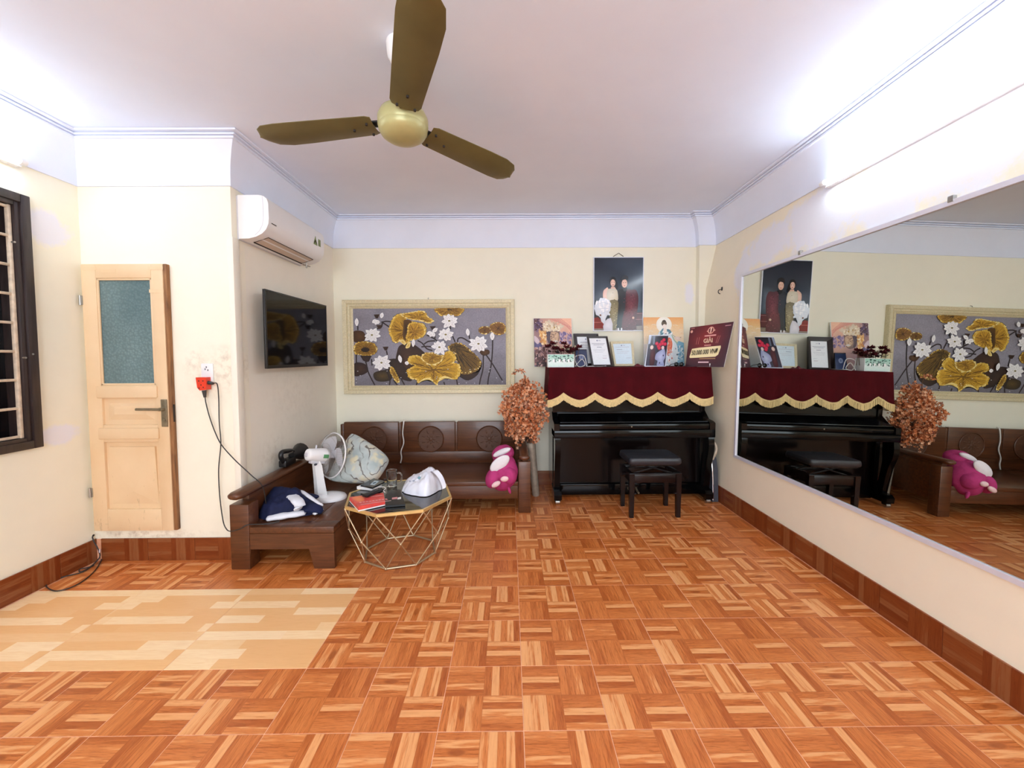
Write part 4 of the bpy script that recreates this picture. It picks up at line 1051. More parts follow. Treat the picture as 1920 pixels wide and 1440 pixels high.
def blade(tip_px, R_, tilt, zt, flip=False):
    tip = onZ(tip_px[0], tip_px[1], zt); d = Vector((tip.x-HX, tip.y-HY, 0)); L = d.length; d.normalize(); n = Vector((-d.y, d.x, 0))
    r0 = 0.128; drop = zt-FZ
    # outline: s along the blade, one straight edge, the other swelling to a rounded tip
    lead = [(0, 0.055), (0.04, 0.064), (0.5, 0.066), (0.8, 0.066), (0.92, 0.060), (0.975, 0.040), (1.0, 0.0)]
    trail = [(0, -0.052), (0.04, -0.062), (0.3, -0.072), (0.6, -0.084), (0.8, -0.088), (0.92, -0.076), (0.975, -0.05), (1.0, 0.0)]
    S = [0, 0.02, 0.04, 0.1, 0.2, 0.3, 0.4, 0.5, 0.6, 0.7, 0.8, 0.86, 0.92, 0.95, 0.975, 0.99, 1.0]
    def at_(tab, s):
        for (a, b), (c, e) in zip(tab, tab[1:]):
            if s <= c: return b+(e-b)*(s-a)/(c-a)
        return tab[-1][1]
    mb = MB(); vs = []; K = 7
    for s in S:
        a, b = at_(lead, s), at_(trail, s)
        if flip: a, b = -b, -a
        for k in range(K):
            w_ = b+(a-b)*k/(K-1); r = r0+(L-r0)*s
            th = math.radians(tilt)
            z = FZ+drop*s+w_*math.sin(th)-0.010*(1-(2*k/(K-1)-1)**2)
            vs.append(Vector((HX, HY, z))+d*r+n*(w_*math.cos(th)))
    m_ = len(S); up = Vector((0, 0, 0.003))
    fs = [(i*K+k, i*K+k+1, (i+1)*K+k+1, (i+1)*K+k) for i in range(m_-1) for k in range(K-1)]
    mb.add(vs, fs); mb.add([v+up for v in vs], [f[::-1] for f in fs])
    o = m_*K
    rim = [k for k in range(K)]+[i*K+K-1 for i in range(1, m_)]+[(m_-1)*K+k for k in range(K-2, -1, -1)]+[i*K for i in range(m_-2, 0, -1)]
    for i in range(len(rim)):
        p, q = rim[i], rim[(i+1) % len(rim)]; mb.f.append((p, q, q+o, p+o)); mb.mi.append(0)
    bl = part('blade', mb, M['olive'], FAN, smooth=40, fixn=True)
    iron = MB().obox(Vector((HX, HY, FZ+0.008))+d*0.12, d*0.05, n*0.022, (0, 0, 0.004), 0.002)
    part('blade_iron', iron, M['black'], bl)
    for rr, ww in ((0.152, -0.035), (0.152, 0.035), (0.225, 0.0)):
        p = Vector((HX, HY, FZ-0.004+ww*math.sin(math.radians(tilt))-0.007))+d*rr+n*ww
        part('screw', MB().cyl(p, p-Vector((0, 0, 0.008)), 0.0055, n=8), M['dark_line'], bl)
blade((488, 254), 0.65, 5, 2.320)
blade((956, 330), 0.65, -15, 2.320)
tip3 = onZ(768, 205, FZ)
dd = Vector((0.236, -0.70, 0)).normalized()
# the third blade runs out of the top of the picture
def px_of(P):
    q = P-EYE; return CAM_CX+CAM_F*q.dot(_R)/q.dot(_F), CAM_CY-CAM_F*q.dot(_U)/q.dot(_F)
P3 = Vector((HX, HY, 2.335))+dd*0.70
blade(px_of(P3), 0.70, -8, 2.335, True)

# ================================================================== lotus painting
px0, px1, pz0, pz1 = -1.642, 0.050, 0.938, 1.864
ix0, ix1, iz0, iz1 = -1.540, -0.037, 1.020, 1.777
LOT = thing('lotus_painting', 'wide framed painting of golden lotus leaves and white lotus flowers', 'painting', ((px0+px1)/2, YB, pz0))
def side_frame(name, par, outer, inner, yb, mat, prof):
    """four mitred lengths; prof = [(t 0..1 from outside to inside, proud)]"""
    (a0, a1, b0, b1), (c0, c1, d0, d1) = outer, inner
    co = [(a0, b0), (a1, b0), (a1, b1), (a0, b1)]; ci = [(c0, d0), (c1, d0), (c1, d1), (c0, d1)]
    for k in range(4):
        j = (k+1) % 4; mb = MB(); vs = []
        for t, y in prof:
            for o_, i_ in ((co[k], ci[k]), (co[j], ci[j])):
                vs.append((o_[0]+(i_[0]-o_[0])*t, yb-y, o_[1]+(i_[1]-o_[1])*t))
        m_ = len(prof); fs = [(i*2, i*2+1, i*2+3, i*2+2) for i in range(m_-1)]
        fs += [tuple(range(0, 2*m_, 2)), tuple(range(1, 2*m_, 2))[::-1], (0, 1, 2*m_-1, 2*m_-2)]
        mb.add(vs, fs); part(name, mb, mat, par, smooth=0)
side_frame('frame_side', LOT, (px0, px1, pz0, pz1), (ix0, ix1, iz0, iz1), YB, M['gold_frame'],
           [(0, 0), (0, 0.038), (0.05, 0.050), (0.42, 0.046), (0.46, 0.036), (0.52, 0.036), (0.56, 0.042), (0.72, 0.040), (0.76, 0.030), (0.82, 0.030), (0.86, 0.034), (1.0, 0.026), (1.0, 0)])
part('hook', MB().tube([(-0.80, YB-0.004, pz1+0.02), (-0.80, YB-0.02, pz1+0.012), (-0.80, YB-0.02, pz1-0.003)], 0.004, 6), M['steel'], LOT)
A = Art((ix0-0.003, YB-0.024, iz1+0.003), (ix1-ix0+0.006, 0, 0), (0, 0, -(iz1-iz0+0.006)), (0, -1, 0))
def L(x, y): return ((x-132)/1663.0, (y-100)/842.0)
def LP(*q): return [L(*p) for p in q]
asp = (iz1-iz0)/(ix1-ix0)
part('backing', MB().box(px0+0.03, px1-0.03, YB-0.023, YB-0.002, pz0+0.03, pz1-0.03), M['dark_line'], LOT)
g1, g2, g3 = C(134, 130, 138), C(152, 150, 164), C(84, 80, 88)
n_ = 16; vs = []; cs = []; fs = []
rr = random.Random(5)
for j in range(n_+1):
    for i in range(n_*2+1):
        u, v = i/(n_*2), j/n_; vs.append((u, v))
        t = 0.5+0.5*noise.noise(Vector((u*5, v*3, 1))); dk = max(0, v-0.62)*1.5+0.35*max(0, noise.noise(Vector((u*9, v*7, 4))))
        c = [g1[q]*(1-t)+g2[q]*t for q in range(3)]; c = [c[q]*(1-dk)+g3[q]*dk for q in range(3)]; cs.append(tuple(c)+(1,))
for j in range(n_):
    for i in range(n_*2): q = j*(n_*2+1)+i; fs.append((q, q+1, q+n_*2+2, q+n_*2+1))
A.raw(vs, cs, fs)
dk, br, br2 = C(38, 24, 18), C(66, 40, 18), C(96, 62, 24)
gold, lt, ol = C(176, 128, 28), C(226, 188, 76), C(120, 82, 12)
hi = C(246, 226, 150)
A.poly(LP((135, 350), (230, 345), (265, 395), (250, 450), (140, 460)), br, C(92, 58, 26), sm=4)
A.poly(LP((135, 700), (220, 690), (280, 730), (270, 800), (135, 835)), C(48, 32, 28), C(70, 44, 30), sm=4)
A.poly(LP((600, 590), (640, 500), (760, 480), (880, 560), (930, 640), (820, 760), (720, 830), (640, 790), (590, 700)), C(52, 34, 26), C(78, 50, 30), sm=4)
A.poly(LP((350, 800), (470, 770), (550, 800), (530, 880), (420, 898), (355, 870)), C(44, 34, 22), C(86, 66, 26), sm=4)
A.poly(LP((470, 680), (600, 650), (700, 760), (760, 890), (640, 870), (520, 800)), C(46, 32, 26), C(60, 42, 30), sm=4)
A.poly(LP((1220, 790), (1380, 820), (1500, 790), (1530, 720), (1480, 830), (1380, 890), (1300, 860)), dk, br, sm=3)
A.poly(LP((1500, 560), (1600, 555), (1610, 600), (1540, 620)), br, br2, sm=3)
stems = [((225, 560), (265, 690), (290, 800), (355, 935)), ((160, 580), (160, 690)), ((325, 650), (330, 720)), ((490, 560), (505, 640)), ((445, 250), (490, 240), (540, 245)),
         ((440, 245), (480, 270), (520, 298)), ((395, 320), (440, 300), (450, 260)), ((930, 390), (1000, 425), (1060, 470)), ((830, 450), (880, 480), (930, 540), (990, 560)),
         ((900, 490), (950, 460), (1020, 455)), ((870, 520), (930, 515), (990, 520)), ((1265, 470), (1275, 430), (1320, 425), (1380, 460), (1410, 470)), ((1390, 395), (1400, 440)),
         ((1648, 440), (1645, 560), (1630, 720), (1600, 860), (1590, 940)), ((1575, 610), (1650, 720), (1720, 840), (1750, 890)), ((1545, 610), (1540, 760), (1510, 880), (1500, 938)),
         ((480, 760), (520, 870), (515, 935)), ((640, 860), (680, 935)), ((1110, 905), (1120, 940)), ((1250, 880), (1260, 940)), ((184, 290), (184, 335)), ((1020, 370), (1020, 430)), ((1185, 290), (1190, 330)),
         ((820, 900), (810, 940)), ((560, 880), (600, 935)), ((1210, 400), (1240, 470))]
for s_ in stems: A.line([L(*p) for p in s_], 0.0085, C(44, 32, 32), asp)
def leaf(pts, rim, mid, edge, sm=6, n_in=0.86, veins=14, vc=None, seed=1, centre=None, wav=0.016, scal=True):
    A.poly(LP(*pts), dk, sm=sm, wav=wav)
    P_ = LP(*pts); cx = sum(p[0] for p in P_)/len(P_); cy_ = sum(p[1] for p in P_)/len(P_)
    if centre: cx, cy_ = L(*centre)
    sc = lambda f: [(cx+(p[0]-cx)*f, cy_+(p[1]-cy_)*f) for p in P_]
    A.poly(sc(0.98), edge, rim, sm=sm, wav=wav); ring_ = list(A.last)
    A.poly(sc(n_in), rim, mid, sm=sm, wav=wav*1.5, centre=(cx, cy_))
    r_ = random.Random(seed)
    vc = vc or ol; dv = tuple(x*0.8 for x in vc[:3])+(1,); A.inc = 0.1
    for k in range(int(len(ring_)*1.6)):
        e_ = ring_[r_.randrange(len(ring_))]; f = r_.uniform(0.55, 0.95); f0 = r_.uniform(0.12, 0.55); bend = r_.uniform(-0.008, 0.008)
        col = dv if k % 4 == 0 else vc if k % 4 == 1 else tuple(min(1, x*1.2) for x in rim[:3])+(1,)
        A.line([(cx+(e_[0]-cx)*f0, cy_+(e_[1]-cy_)*f0), (cx+(e_[0]-cx)*(f0+f)/2+bend, cy_+(e_[1]-cy_)*(f0+f)/2), (cx+(e_[0]-cx)*f, cy_+(e_[1]-cy_)*f)], r_.uniform(0.0014, 0.0032), col, asp, 3)
    if scal:      # pale crinkled rim
        for k in range(len(ring_)):
            e_ = ring_[k]; f = r_.uniform(0.93, 0.985); q_ = (cx+(e_[0]-cx)*f, cy_+(e_[1]-cy_)*f); r0 = r_.uniform(0.0025, 0.0055)
            c_ = (lt, hi, edge, rim)[r_.randrange(4)]; A.ell(q_, r0*r_.uniform(0.8, 1.6), r0*r_.uniform(1.0, 2.2), c_, n=7, rot=0)
    A.inc = 1.0
leaf([(1165, 520), (1230, 480), (1320, 490), (1410, 560), (1490, 640), (1530, 700), (1500, 770), (1440, 810), (1370, 830), (1310, 820), (1290, 720), (1250, 680), (1240, 600), (1180, 560)], C(110, 82, 26), C(62, 46, 16), C(128, 98, 36), veins=30, vc=C(40, 28, 12), seed=3, centre=(1230, 520))
leaf([(525, 300), (560, 210), (630, 155), (700, 170), (730, 230), (880, 260), (925, 300), (925, 370), (880, 420), (800, 440), (740, 460), (700, 490), (640, 455), (600, 480), (560, 460), (535, 400), (518, 350)], C(190, 146, 40), C(140, 98, 20), lt, veins=26, seed=4)
A.poly(LP((690, 225), (770, 240), (740, 310), (715, 400), (700, 450), (670, 400), (680, 300)), C(96, 64, 18), C(52, 32, 12), sm=4)
leaf([(740, 270), (800, 250), (880, 270), (918, 330), (910, 390), (830, 435), (760, 455), (705, 430), (720, 370), (725, 310)], C(196, 150, 44), C(150, 106, 24), lt, veins=14, seed=5)
leaf([(640, 165), (720, 150), (830, 130), (910, 135), (950, 190), (1010, 240), (960, 265), (900, 245), (850, 232), (780, 225), (710, 205)], C(198, 154, 44), C(150, 108, 22), hi, veins=14, seed=6)
for q in ([(630, 455), (670, 438), (702, 470), (690, 500), (650, 470)], [(700, 520), (730, 470), (755, 470), (745, 520), (712, 536)]): A.poly(LP(*q), hi, C(206, 168, 66), sm=4)
leaf([(135, 540), (150, 490), (200, 460), (280, 460), (360, 480), (395, 540), (370, 590), (300, 615), (220, 610), (150, 590)], C(150, 112, 34), C(60, 38, 16), C(170, 132, 50), veins=24, seed=7)
A.poly(LP((205, 612), (330, 612), (300, 675), (270, 682), (235, 665)), C(40, 26, 24), C(58, 38, 30))
A.ell(L(262, 548), 0.028, 0.03, C(46, 30, 16), C(36, 24, 14))
leaf([(715, 680), (725, 630), (790, 605), (850, 620), (880, 655), (940, 690), (1000, 720), (1060, 690), (1100, 640), (1115, 590), (1180, 560), (1230, 590), (1255, 650), (1230, 690), (1290, 715), (1305, 780), (1270, 870), (1200, 875), (1120, 850), (1070, 870), (1040, 935), (1000, 915), (960, 865), (890, 870), (830, 920), (800, 880), (740, 870), (710, 820), (705, 770), (760, 740), (790, 715), (730, 700)], C(200, 156, 40), C(116, 80, 16), lt, veins=44, seed=8, centre=(1000, 770))
leaf([(865, 640), (900, 592), (990, 582), (1060, 610), (1110, 620), (1090, 680), (990, 722), (920, 700)], C(180, 138, 40), C(120, 84, 20), hi, veins=18, seed=9)
for q in ([(830, 915), (890, 868), (960, 862), (995, 905), (950, 880), (890, 888)], [(1050, 900), (1075, 862), (1130, 842), (1210, 872), (1130, 866), (1085, 885)]): A.poly(LP(*q), hi, lt, sm=3)
leaf([(1035, 106), (1325, 106), (1318, 160), (1260, 190), (1180, 175), (1090, 185), (1045, 150)], C(160, 120, 40), C(50, 30, 14), C(186, 146, 56), veins=20, seed=10, centre=(1180, 112))
leaf([(1500, 330), (1540, 305), (1620, 310), (1630, 360), (1570, 385), (1510, 370)], C(112, 76, 32), C(64, 38, 20), C(120, 84, 38), veins=10, seed=11)
leaf([(1615, 320), (1640, 275), (1700, 255), (1770, 270), (1792, 320), (1780, 375), (1720, 395), (1650, 375)], C(134, 94, 44), C(70, 42, 22), C(160, 118, 62), veins=22, seed=12)
leaf([(535, 735), (570, 760), (630, 890), (600, 905), (555, 840), (532, 780)], C(180, 140, 50), C(110, 78, 24), lt, veins=6, seed=13)
for x, y in ((485, 535), (420, 300), (395, 185), (1000, 315)): A.poly(LP((x-32, y-18), (x+32, y-20), (x+12, y+22), (x-10, y+22)), br, dk)
W1_, W2_ = C(255, 255, 255), C(224, 222, 222)
def petal(cx, cy_, ang, r0, r1, wd, sq=0.82):
    ca, sa = math.cos(ang), math.sin(ang); pts = []
    for t, w_ in ((0, 0.25), (0.25, 0.8), (0.5, 1.0), (0.75, 0.75), (1.0, 0.0)): pts.append((t, w_))
    ring = [(t, w_) for t, w_ in pts]+[(t, -w_) for t, w_ in pts[-2::-1]]
    A.poly([L(cx+(r0+(r1-r0)*t)*ca-w_*wd*1.1*sa, cy_+((r0+(r1-r0)*t)*sa+w_*wd*1.1*ca)*sq) for t, w_ in ring], C(196, 194, 198))
    A.poly([L(cx+(r0+(r1-r0)*t*0.97)*ca-w_*wd*sa, cy_+((r0+(r1-r0)*t*0.97)*sa+w_*wd*ca)*sq) for t, w_ in ring], W1_, W2_)
def lotus(cx, cy_, r, seed):
    r_ = random.Random(seed)
    for k in range(9):
        a_ = 2*PI*k/9+r_.uniform(-.2, .2)+0.3; petal(cx+r*0.03, cy_+r*0.04, a_, r*0.1, r*r_.uniform(0.92, 1.16), r*0.23, 0.85) if k % 2 else petal(cx, cy_, a_, r*0.1, r*r_.uniform(0.85, 1.05), r*0.25, 0.85)
    for k in range(6): petal(cx, cy_-r*0.05, -PI*1.0+PI*1.0*k/5+r_.uniform(-.1, .1), r*0.05, r*r_.uniform(0.6, 0.75), r*0.18)
    for k in range(4): petal(cx, cy_+r*0.1, PI*0.15+PI*0.7*k/3, 0, r*r_.uniform(0.4, 0.5), r*0.14)
    A.ell(L(cx, cy_), 0.008, 0.012, C(150, 140, 96), C(120, 108, 60))
for a_ in ((340, 388, 98, 1), (438, 690, 108, 2), (1180, 240, 98, 3), (1140, 388, 92, 4), (1070, 525, 96, 5), (1495, 490, 110, 6)): lotus(*a_)
def bud(x, y, h_, w_, rot=0.0): petal(x-math.sin(rot)*0, y+h_, -PI/2+rot, 0, 2*h_*1.1, w_, 1.0)
for a_ in ((182, 250, 40, 20, 0), (1384, 365, 38, 20, -.1), (1645, 410, 40, 24, 0), (785, 478, 40, 18, .1), (650, 650, 40, 20, -.2)): bud(*a_)
for cx, cy_, qs in ((400, 225, ((2.6, 62), (1.9, 58), (1.2, 50))), (995, 360, ((2.8, 66), (2.0, 60), (1.1, 58), (-0.6, 74))), (690, 690, ((0.2, 50),)), (445, 210, ((-1.3, 66),))):
    for a_, r in qs: petal(cx, cy_, a_, 4, r, 20, 1.0)
for k in range(26):
    x, y = rr.uniform(160, 1780), rr.uniform(740, 930); A.ell(L(x, y), 0.004, 0.004, C(214, 214, 220), n=8)
A.part('canvas', M['print_matt'], LOT, 'grey ground with golden leaves and white lotus flowers')

# ================================================================== couple's portrait on the wall
def quad_panel(par, TL, TR, BR, BL, th, mat, name='panel', smooth=0):
    """slab behind the four front corners"""
    n = (TR-TL).cross(BL-TL).normalized()       # points away from the viewer when the corners run clockwise
    if n.dot(TL-EYE) < 0: n = -n
    f = [TL, TR, BR, BL]; vs = f+[p+n*th for p in f]
    mb = MB().add(vs, [(0, 1, 2, 3), (4, 5, 6, 7), (0, 1, 5, 4), (1, 2, 6, 5), (2, 3, 7, 6), (3, 0, 4, 7)])
    return part(name, mb, mat, par, smooth=smooth), n
POR = thing('couple_portrait', 'large glossy portrait of a couple in evening dress hung above the piano', 'picture', (1.08, YB, 1.55))
TL, TR, BR, BL = Vector((0.832, 4.070, 2.270)), Vector((1.326, 4.070, 2.270)), Vector((1.326, 4.078, 1.546)), Vector((0.832, 4.078, 1.546))
quad_panel(POR, TL, TR, BR, BL, 0.022, M['alu'], 'panel')
e = 0.006
A = Art(TL+Vector((e, 0, -e)), TR-TL-Vector((2*e, 0, 0)), BL-TL+Vector((0, 0, 2*e)), (0, -1, 0))
def W(x, y):
    v = (y-105)/840.0; xl = 125-22*v; xr = 690-22*v; return ((x-xl)/(xr-xl), v)
def WP(*q): return [W(*p) for p in q]
A.rect(0, 0, 1, 0.55, C(26, 34, 48), C(40, 52, 66)); A.rect(0, 0.55, 1, 1, C(40, 52, 66), C(22, 22, 28))
A.poly(WP((500, 480), (680, 420), (680, 720), (560, 720)), C(40, 50, 62), C(96, 112, 128), sm=3)
A.poly(WP((100, 800), (150, 790), (225, 850), (225, 945), (100, 945)), C(140, 22, 22), C(120, 14, 16))
A.line(WP((104, 850), (220, 850)), 0.012, C(196, 90, 84), 1.47, 2)
A.poly(WP((585, 735), (672, 735), (668, 890), (580, 890)), C(74, 20, 28), C(96, 26, 34))
for y in (750, 820): A.line(WP((590, y), (672, y)), 0.01, C(150, 92, 96), 1.47, 2)
A.rect(0, 0.972, 1, 1, C(150, 136, 128)); A.poly(WP((590, 895), (670, 890), (668, 945), (585, 945)), C(120, 104, 92), C(140, 124, 112))
hair, skin = C(22, 16, 18), C(226, 182, 160)
A.poly(WP((395, 480), (460, 465), (540, 475), (570, 560), (560, 700), (520, 940), (400, 942), (390, 700), (380, 560)), C(26, 28, 36), C(38, 40, 50), sm=3)
A.poly(WP((490, 485), (540, 470), (600, 480), (625, 560), (612, 720), (585, 800), (592, 942), (430, 945), (440, 800), (470, 680), (478, 560)), C(78, 26, 36), C(124, 50, 62), sm=3, jag=0.03)
rr = random.Random(11)
for k in range(70):
    x, y = rr.uniform(455, 600), rr.uniform(500, 935); A.ell(W(x, y), 0.007, 0.006, C(142, 66, 78) if rr.random() < .6 else C(52, 12, 22), n=6)
A.poly(WP((440, 450), (500, 450), (485, 490), (470, 500), (452, 490)), C(18, 18, 22))
A.ell(W(468, 362), 0.074, 0.062, hair); A.ell(W(467, 402), 0.058, 0.058, skin, C(238, 198, 176))
A.poly(WP((428, 372), (434, 330), (470, 306), (508, 326), (510, 374), (500, 362), (474, 356), (440, 366)), hair, sm=3, jag=0.02)
A.ell(W(334, 376), 0.072, 0.062, hair); A.poly(WP((350, 380), (378, 380), (392, 440), (384, 470), (366, 450)), hair, sm=3)
A.poly(WP((312, 440), (352, 440), (375, 480), (300, 480)), skin); A.ell(W(333, 396), 0.050, 0.050, skin, C(244, 206, 188))
for x, y in ((320, 388), (346, 388), (455, 392), (480, 392)): A.ell(W(x, y), 0.009, 0.004, hair, n=8)
for x, y in ((334, 417), (467, 428)): A.ell(W(x, y), 0.014, 0.005, C(176, 74, 74), n=8)
A.poly(WP((245, 462), (275, 452), (275, 560), (240, 600), (215, 560), (220, 490)), skin, C(236, 200, 180), sm=3)
A.poly(WP((268, 475), (300, 462), (360, 465), (385, 500), (382, 610), (290, 620), (258, 560)), C(206, 196, 172), C(226, 218, 198), sm=3)
A.poly(WP((290, 600), (384, 600), (388, 700), (375, 820), (352, 945), (300, 945), (285, 800), (282, 680)), C(116, 106, 76), C(166, 154, 118), sm=3)
for k in range(50):
    x, y = rr.uniform(295, 376), rr.uniform(500, 930); A.ell(W(x, y), 0.006, 0.005, C(222, 208, 150) if rr.random() < .5 else C(84, 74, 46), n=6)
A.poly(WP((116, 670), (150, 610), (190, 572), (250, 575), (300, 620), (300, 700), (268, 760), (245, 800), (225, 860), (195, 850), (175, 790), (130, 760)), C(214, 222, 234), C(250, 250, 252), sm=4, wav=0.035)
for k in range(26):
    x, y = rr.uniform(135, 290), rr.uniform(590, 760); A.ell(W(x, y), 0.035, 0.018, C(226, 232, 242) if k % 2 else C(252, 252, 255), n=8, rot=rr.uniform(0, 3))
for q in (((150, 640), (220, 620), (270, 640)), ((140, 700), (210, 690), (280, 690)), ((180, 760), (230, 730), (270, 730))): A.line(WP(*q), 0.01, C(206, 214, 228), 1.47, 3)
A.poly(WP((222, 850), (300, 800), (318, 945), (215, 945)), C(214, 212, 222), C(236, 234, 242), sm=2)
A.ell(W(180, 768), 0.02, 0.012, C(120, 80, 60)); A.ell(W(560, 800), 0.025, 0.016, skin)
for x in (385, 422): A.ell(W(x, 930), 0.016, 0.018, C(226, 226, 230))
A.part('print', M['print_gloss'], POR, 'photograph of a woman in a pale gown and a man in a dark red coat', )
part('hanger', MB().tube([onY(1150, 481, 4.088), onY(1160, 474.5, 4.088), onY(1169, 481, 4.088)], 0.004, 6), M['bronze'], POR)
part('nail', MB().cyl(onY(1160, 474.5, 4.084), onY(1160, 474.5, 4.102), 0.004, n=8), M['steel'], POR)

# ================================================================== things standing on the piano
CT = PZ+0.0045
def stand_quad(tl, tr, br, bl, yt, yb):
    """front corners from the top edge at depth yt and the foot at depth yb, foot on the velvet"""
    a, b, c, d = onY(*tl, yt), onY(*tr, yt), onY(*br, yb), onY(*bl, yb)
    c.z = d.z = CT; return a, b, c, d
def artquad(TL, TR, BR, BL, inset=0.0):
    """Art plane laid over a (nearly) parallelogram panel"""
    U = ((TR-TL)+(BR-BL))/2; V = ((BL-TL)+(BR-TR))/2; n = U.cross(V).normalized()
    O = (TL+TR+BR+BL)/4-U*0.5-V*0.5
    if n.dot(EYE-O) < 0: n = -n
    return Art(O+U*inset+V*inset+n*0.0004, U*(1-2*inset), V*(1-2*inset), n)
# stone face picture, left
BUD = thing('carved_face_picture', 'square print of a carved stone face with orange and purple light', 'picture', (0.43, 3.98, CT))
q = stand_quad((1000, 597), (1072, 597), (1073, 687), (1003, 687), 4.075, 4.0); quad_panel(BUD, *q, 0.012, M['paper'], 'board')
A = artquad(*q)
def B_(x, y): return ((x-65)/1040.0, (y-82)/1300.0)
def BP(*a_): return [B_(*p) for p in a_]
vs, cs, fs = [], [], []; n_ = 14
for j in range(n_+1):
    for i in range(n_+1):
        u, v = i/n_, j/n_; t = u*0.8+(1-v)*0.45-0.1
        a_, b_ = C(112, 86, 110), C(250, 196, 166); t = max(0, min(1, t+0.25*noise.noise(Vector((u*4, v*4, 2)))))
        c = [a_[k]*(1-t)+b_[k]*t for k in range(3)]; dkk = max(0, v-0.45)*(0.5+u*0.3); c = [c[0]*(1-dkk)+C(92, 84, 128)[0]*dkk, c[1]*(1-dkk)+C(92, 84, 128)[1]*dkk, c[2]*(1-dkk)+C(92, 84, 128)[2]*dkk]
        vs.append((u, v)); cs.append(tuple(c)+(1,))
for j in range(n_):
    for i in range(n_): k = j*(n_+1)+i; fs.append((k, k+1, k+n_+2, k+n_+1))
A.raw(vs, cs, fs)
for k in range(6): A.line(BP((500+60*k, 90), (820+60*k, 220+30*k), (1100, 330+60*k)), 0.014, C(222, 150, 136), 1.25, 4)
A.poly(BP((70, 90), (240, 90), (160, 200), (70, 330)), C(92, 62, 66), C(120, 84, 84)); 
A.poly(BP((90, 230), (180, 180), (280, 220), (260, 330), (120, 370)), C(92, 72, 104), C(120, 96, 128), sm=3)
A.poly(BP((60, 600), (150, 640), (260, 720), (280, 830), (180, 920), (70, 900)), C(78, 72, 112), C(112, 104, 146), sm=3)
A.poly(BP((70, 560), (140, 590), (220, 700), (160, 780), (70, 690)), C(214, 190, 196), C(228, 206, 210), sm=3)
A.poly(BP((330, 430), (420, 330), (640, 320), (760, 420), (770, 560), (730, 720), (640, 800), (470, 760), (420, 640)), C(120, 96, 92), C(196, 160, 132), sm=4)
A.poly(BP((400, 480), (520, 440), (500, 620), (520, 760), (440, 720)), C(84, 70, 82), C(104, 86, 92), sm=3)
A.poly(BP((520, 500), (620, 450), (740, 500), (720, 700), (640, 760), (530, 640)), C(206, 168, 136), C(232, 198, 164), sm=4)
A.line(BP((530, 510), (620, 520), (690, 480)), 0.02, C(120, 84, 70), 1.25); A.line(BP((520, 590), (580, 550), (640, 580)), 0.022, C(74, 50, 48), 1.25); A.ell(B_(578, 612), 0.042, 0.024, C(126, 92, 84), C(150, 112, 98)); A.ell(B_(580, 630), 0.03, 0.012, C(70, 48, 48))
A.line(BP((640, 600), (660, 680), (700, 690)), 0.014, C(150, 112, 92), 1.25); A.poly(BP((580, 700), (660, 670), (740, 710), (660, 740)), C(226, 216, 206))
A.poly(BP((310, 320), (400, 220), (480, 110), (560, 190), (700, 260), (880, 270), (860, 340), (770, 380), (740, 440), (620, 400), (500, 440), (400, 420), (320, 400)), C(222, 202, 176), C(246, 234, 210), sm=4, jag=0.02)
for x, y in ((490, 290), (620, 330), (420, 380), (720, 360)): A.ell(B_(x, y), 0.035, 0.022, C(176, 134, 74), C(214, 178, 110))
A.poly(BP((200, 430), (250, 350), (330, 420), (340, 560), (400, 680), (390, 780), (320, 800), (270, 690), (230, 560)), C(224, 170, 108), C(250, 214, 150), sm=4, jag=0.02)
A.ell(B_(300, 620), 0.05, 0.07, C(206, 136, 70), C(232, 170, 98))
for k in range(6): A.line(BP((80, 1020+60*k), (220, 960+50*k), (330, 1060+40*k), (400, 1200+30*k)), 0.02, C(176, 128, 116) if k % 2 else C(96, 62, 60), 1.25, 4)
A.poly(BP((120, 1180), (260, 1130), (420, 1200), (430, 1380), (110, 1380)), C(66, 34, 34), C(48, 24, 28), sm=2)
for k in range(30): x, y = rr.uniform(80, 420), rr.uniform(150, 1350); A.ell(B_(x, y), 0.012, 0.01, C(236, 214, 214), n=6)
def dabs(f, box, n, cols, r0, r1, seed):
    r_ = random.Random(seed); A.inc = 0.1
    for k in range(n):
        x, y = r_.uniform(box[0], box[2]), r_.uniform(box[1], box[3]); c = cols[r_.randrange(len(cols))]; r = r_.uniform(r0, r1)
        A.ell(f(x, y), r, r*r_.uniform(0.4, 0.8), c, n=7, rot=r_.uniform(0, 3))
    A.inc = 1.0
dabs(B_, (780, 480, 1100, 760), 50, [C(140, 116, 150), C(176, 150, 176), C(120, 104, 146), C(206, 176, 190)], 0.015, 0.05, 1)
dabs(B_, (70, 110, 300, 420), 50, [C(92, 70, 90), C(130, 104, 128), C(170, 140, 150), C(84, 56, 60)], 0.012, 0.04, 2)
dabs(B_, (320, 180, 820, 420), 60, [C(250, 238, 214), C(226, 206, 180), C(206, 178, 150), C(240, 220, 186)], 0.012, 0.04, 3)
dabs(B_, (230, 420, 400, 780), 50, [C(250, 214, 150), C(232, 170, 96), C(206, 140, 76), C(255, 232, 190)], 0.012, 0.035, 4)
dabs(B_, (80, 880, 420, 1370), 90, [C(120, 80, 78), C(176, 132, 122), C(84, 48, 48), C(60, 32, 36), C(206, 170, 160)], 0.015, 0.05, 5)
dabs(B_, (540, 480, 720, 660), 16, [C(220, 184, 150), C(206, 168, 134)], 0.012, 0.03, 6)
A.part('print', M['print_soft'], BUD)
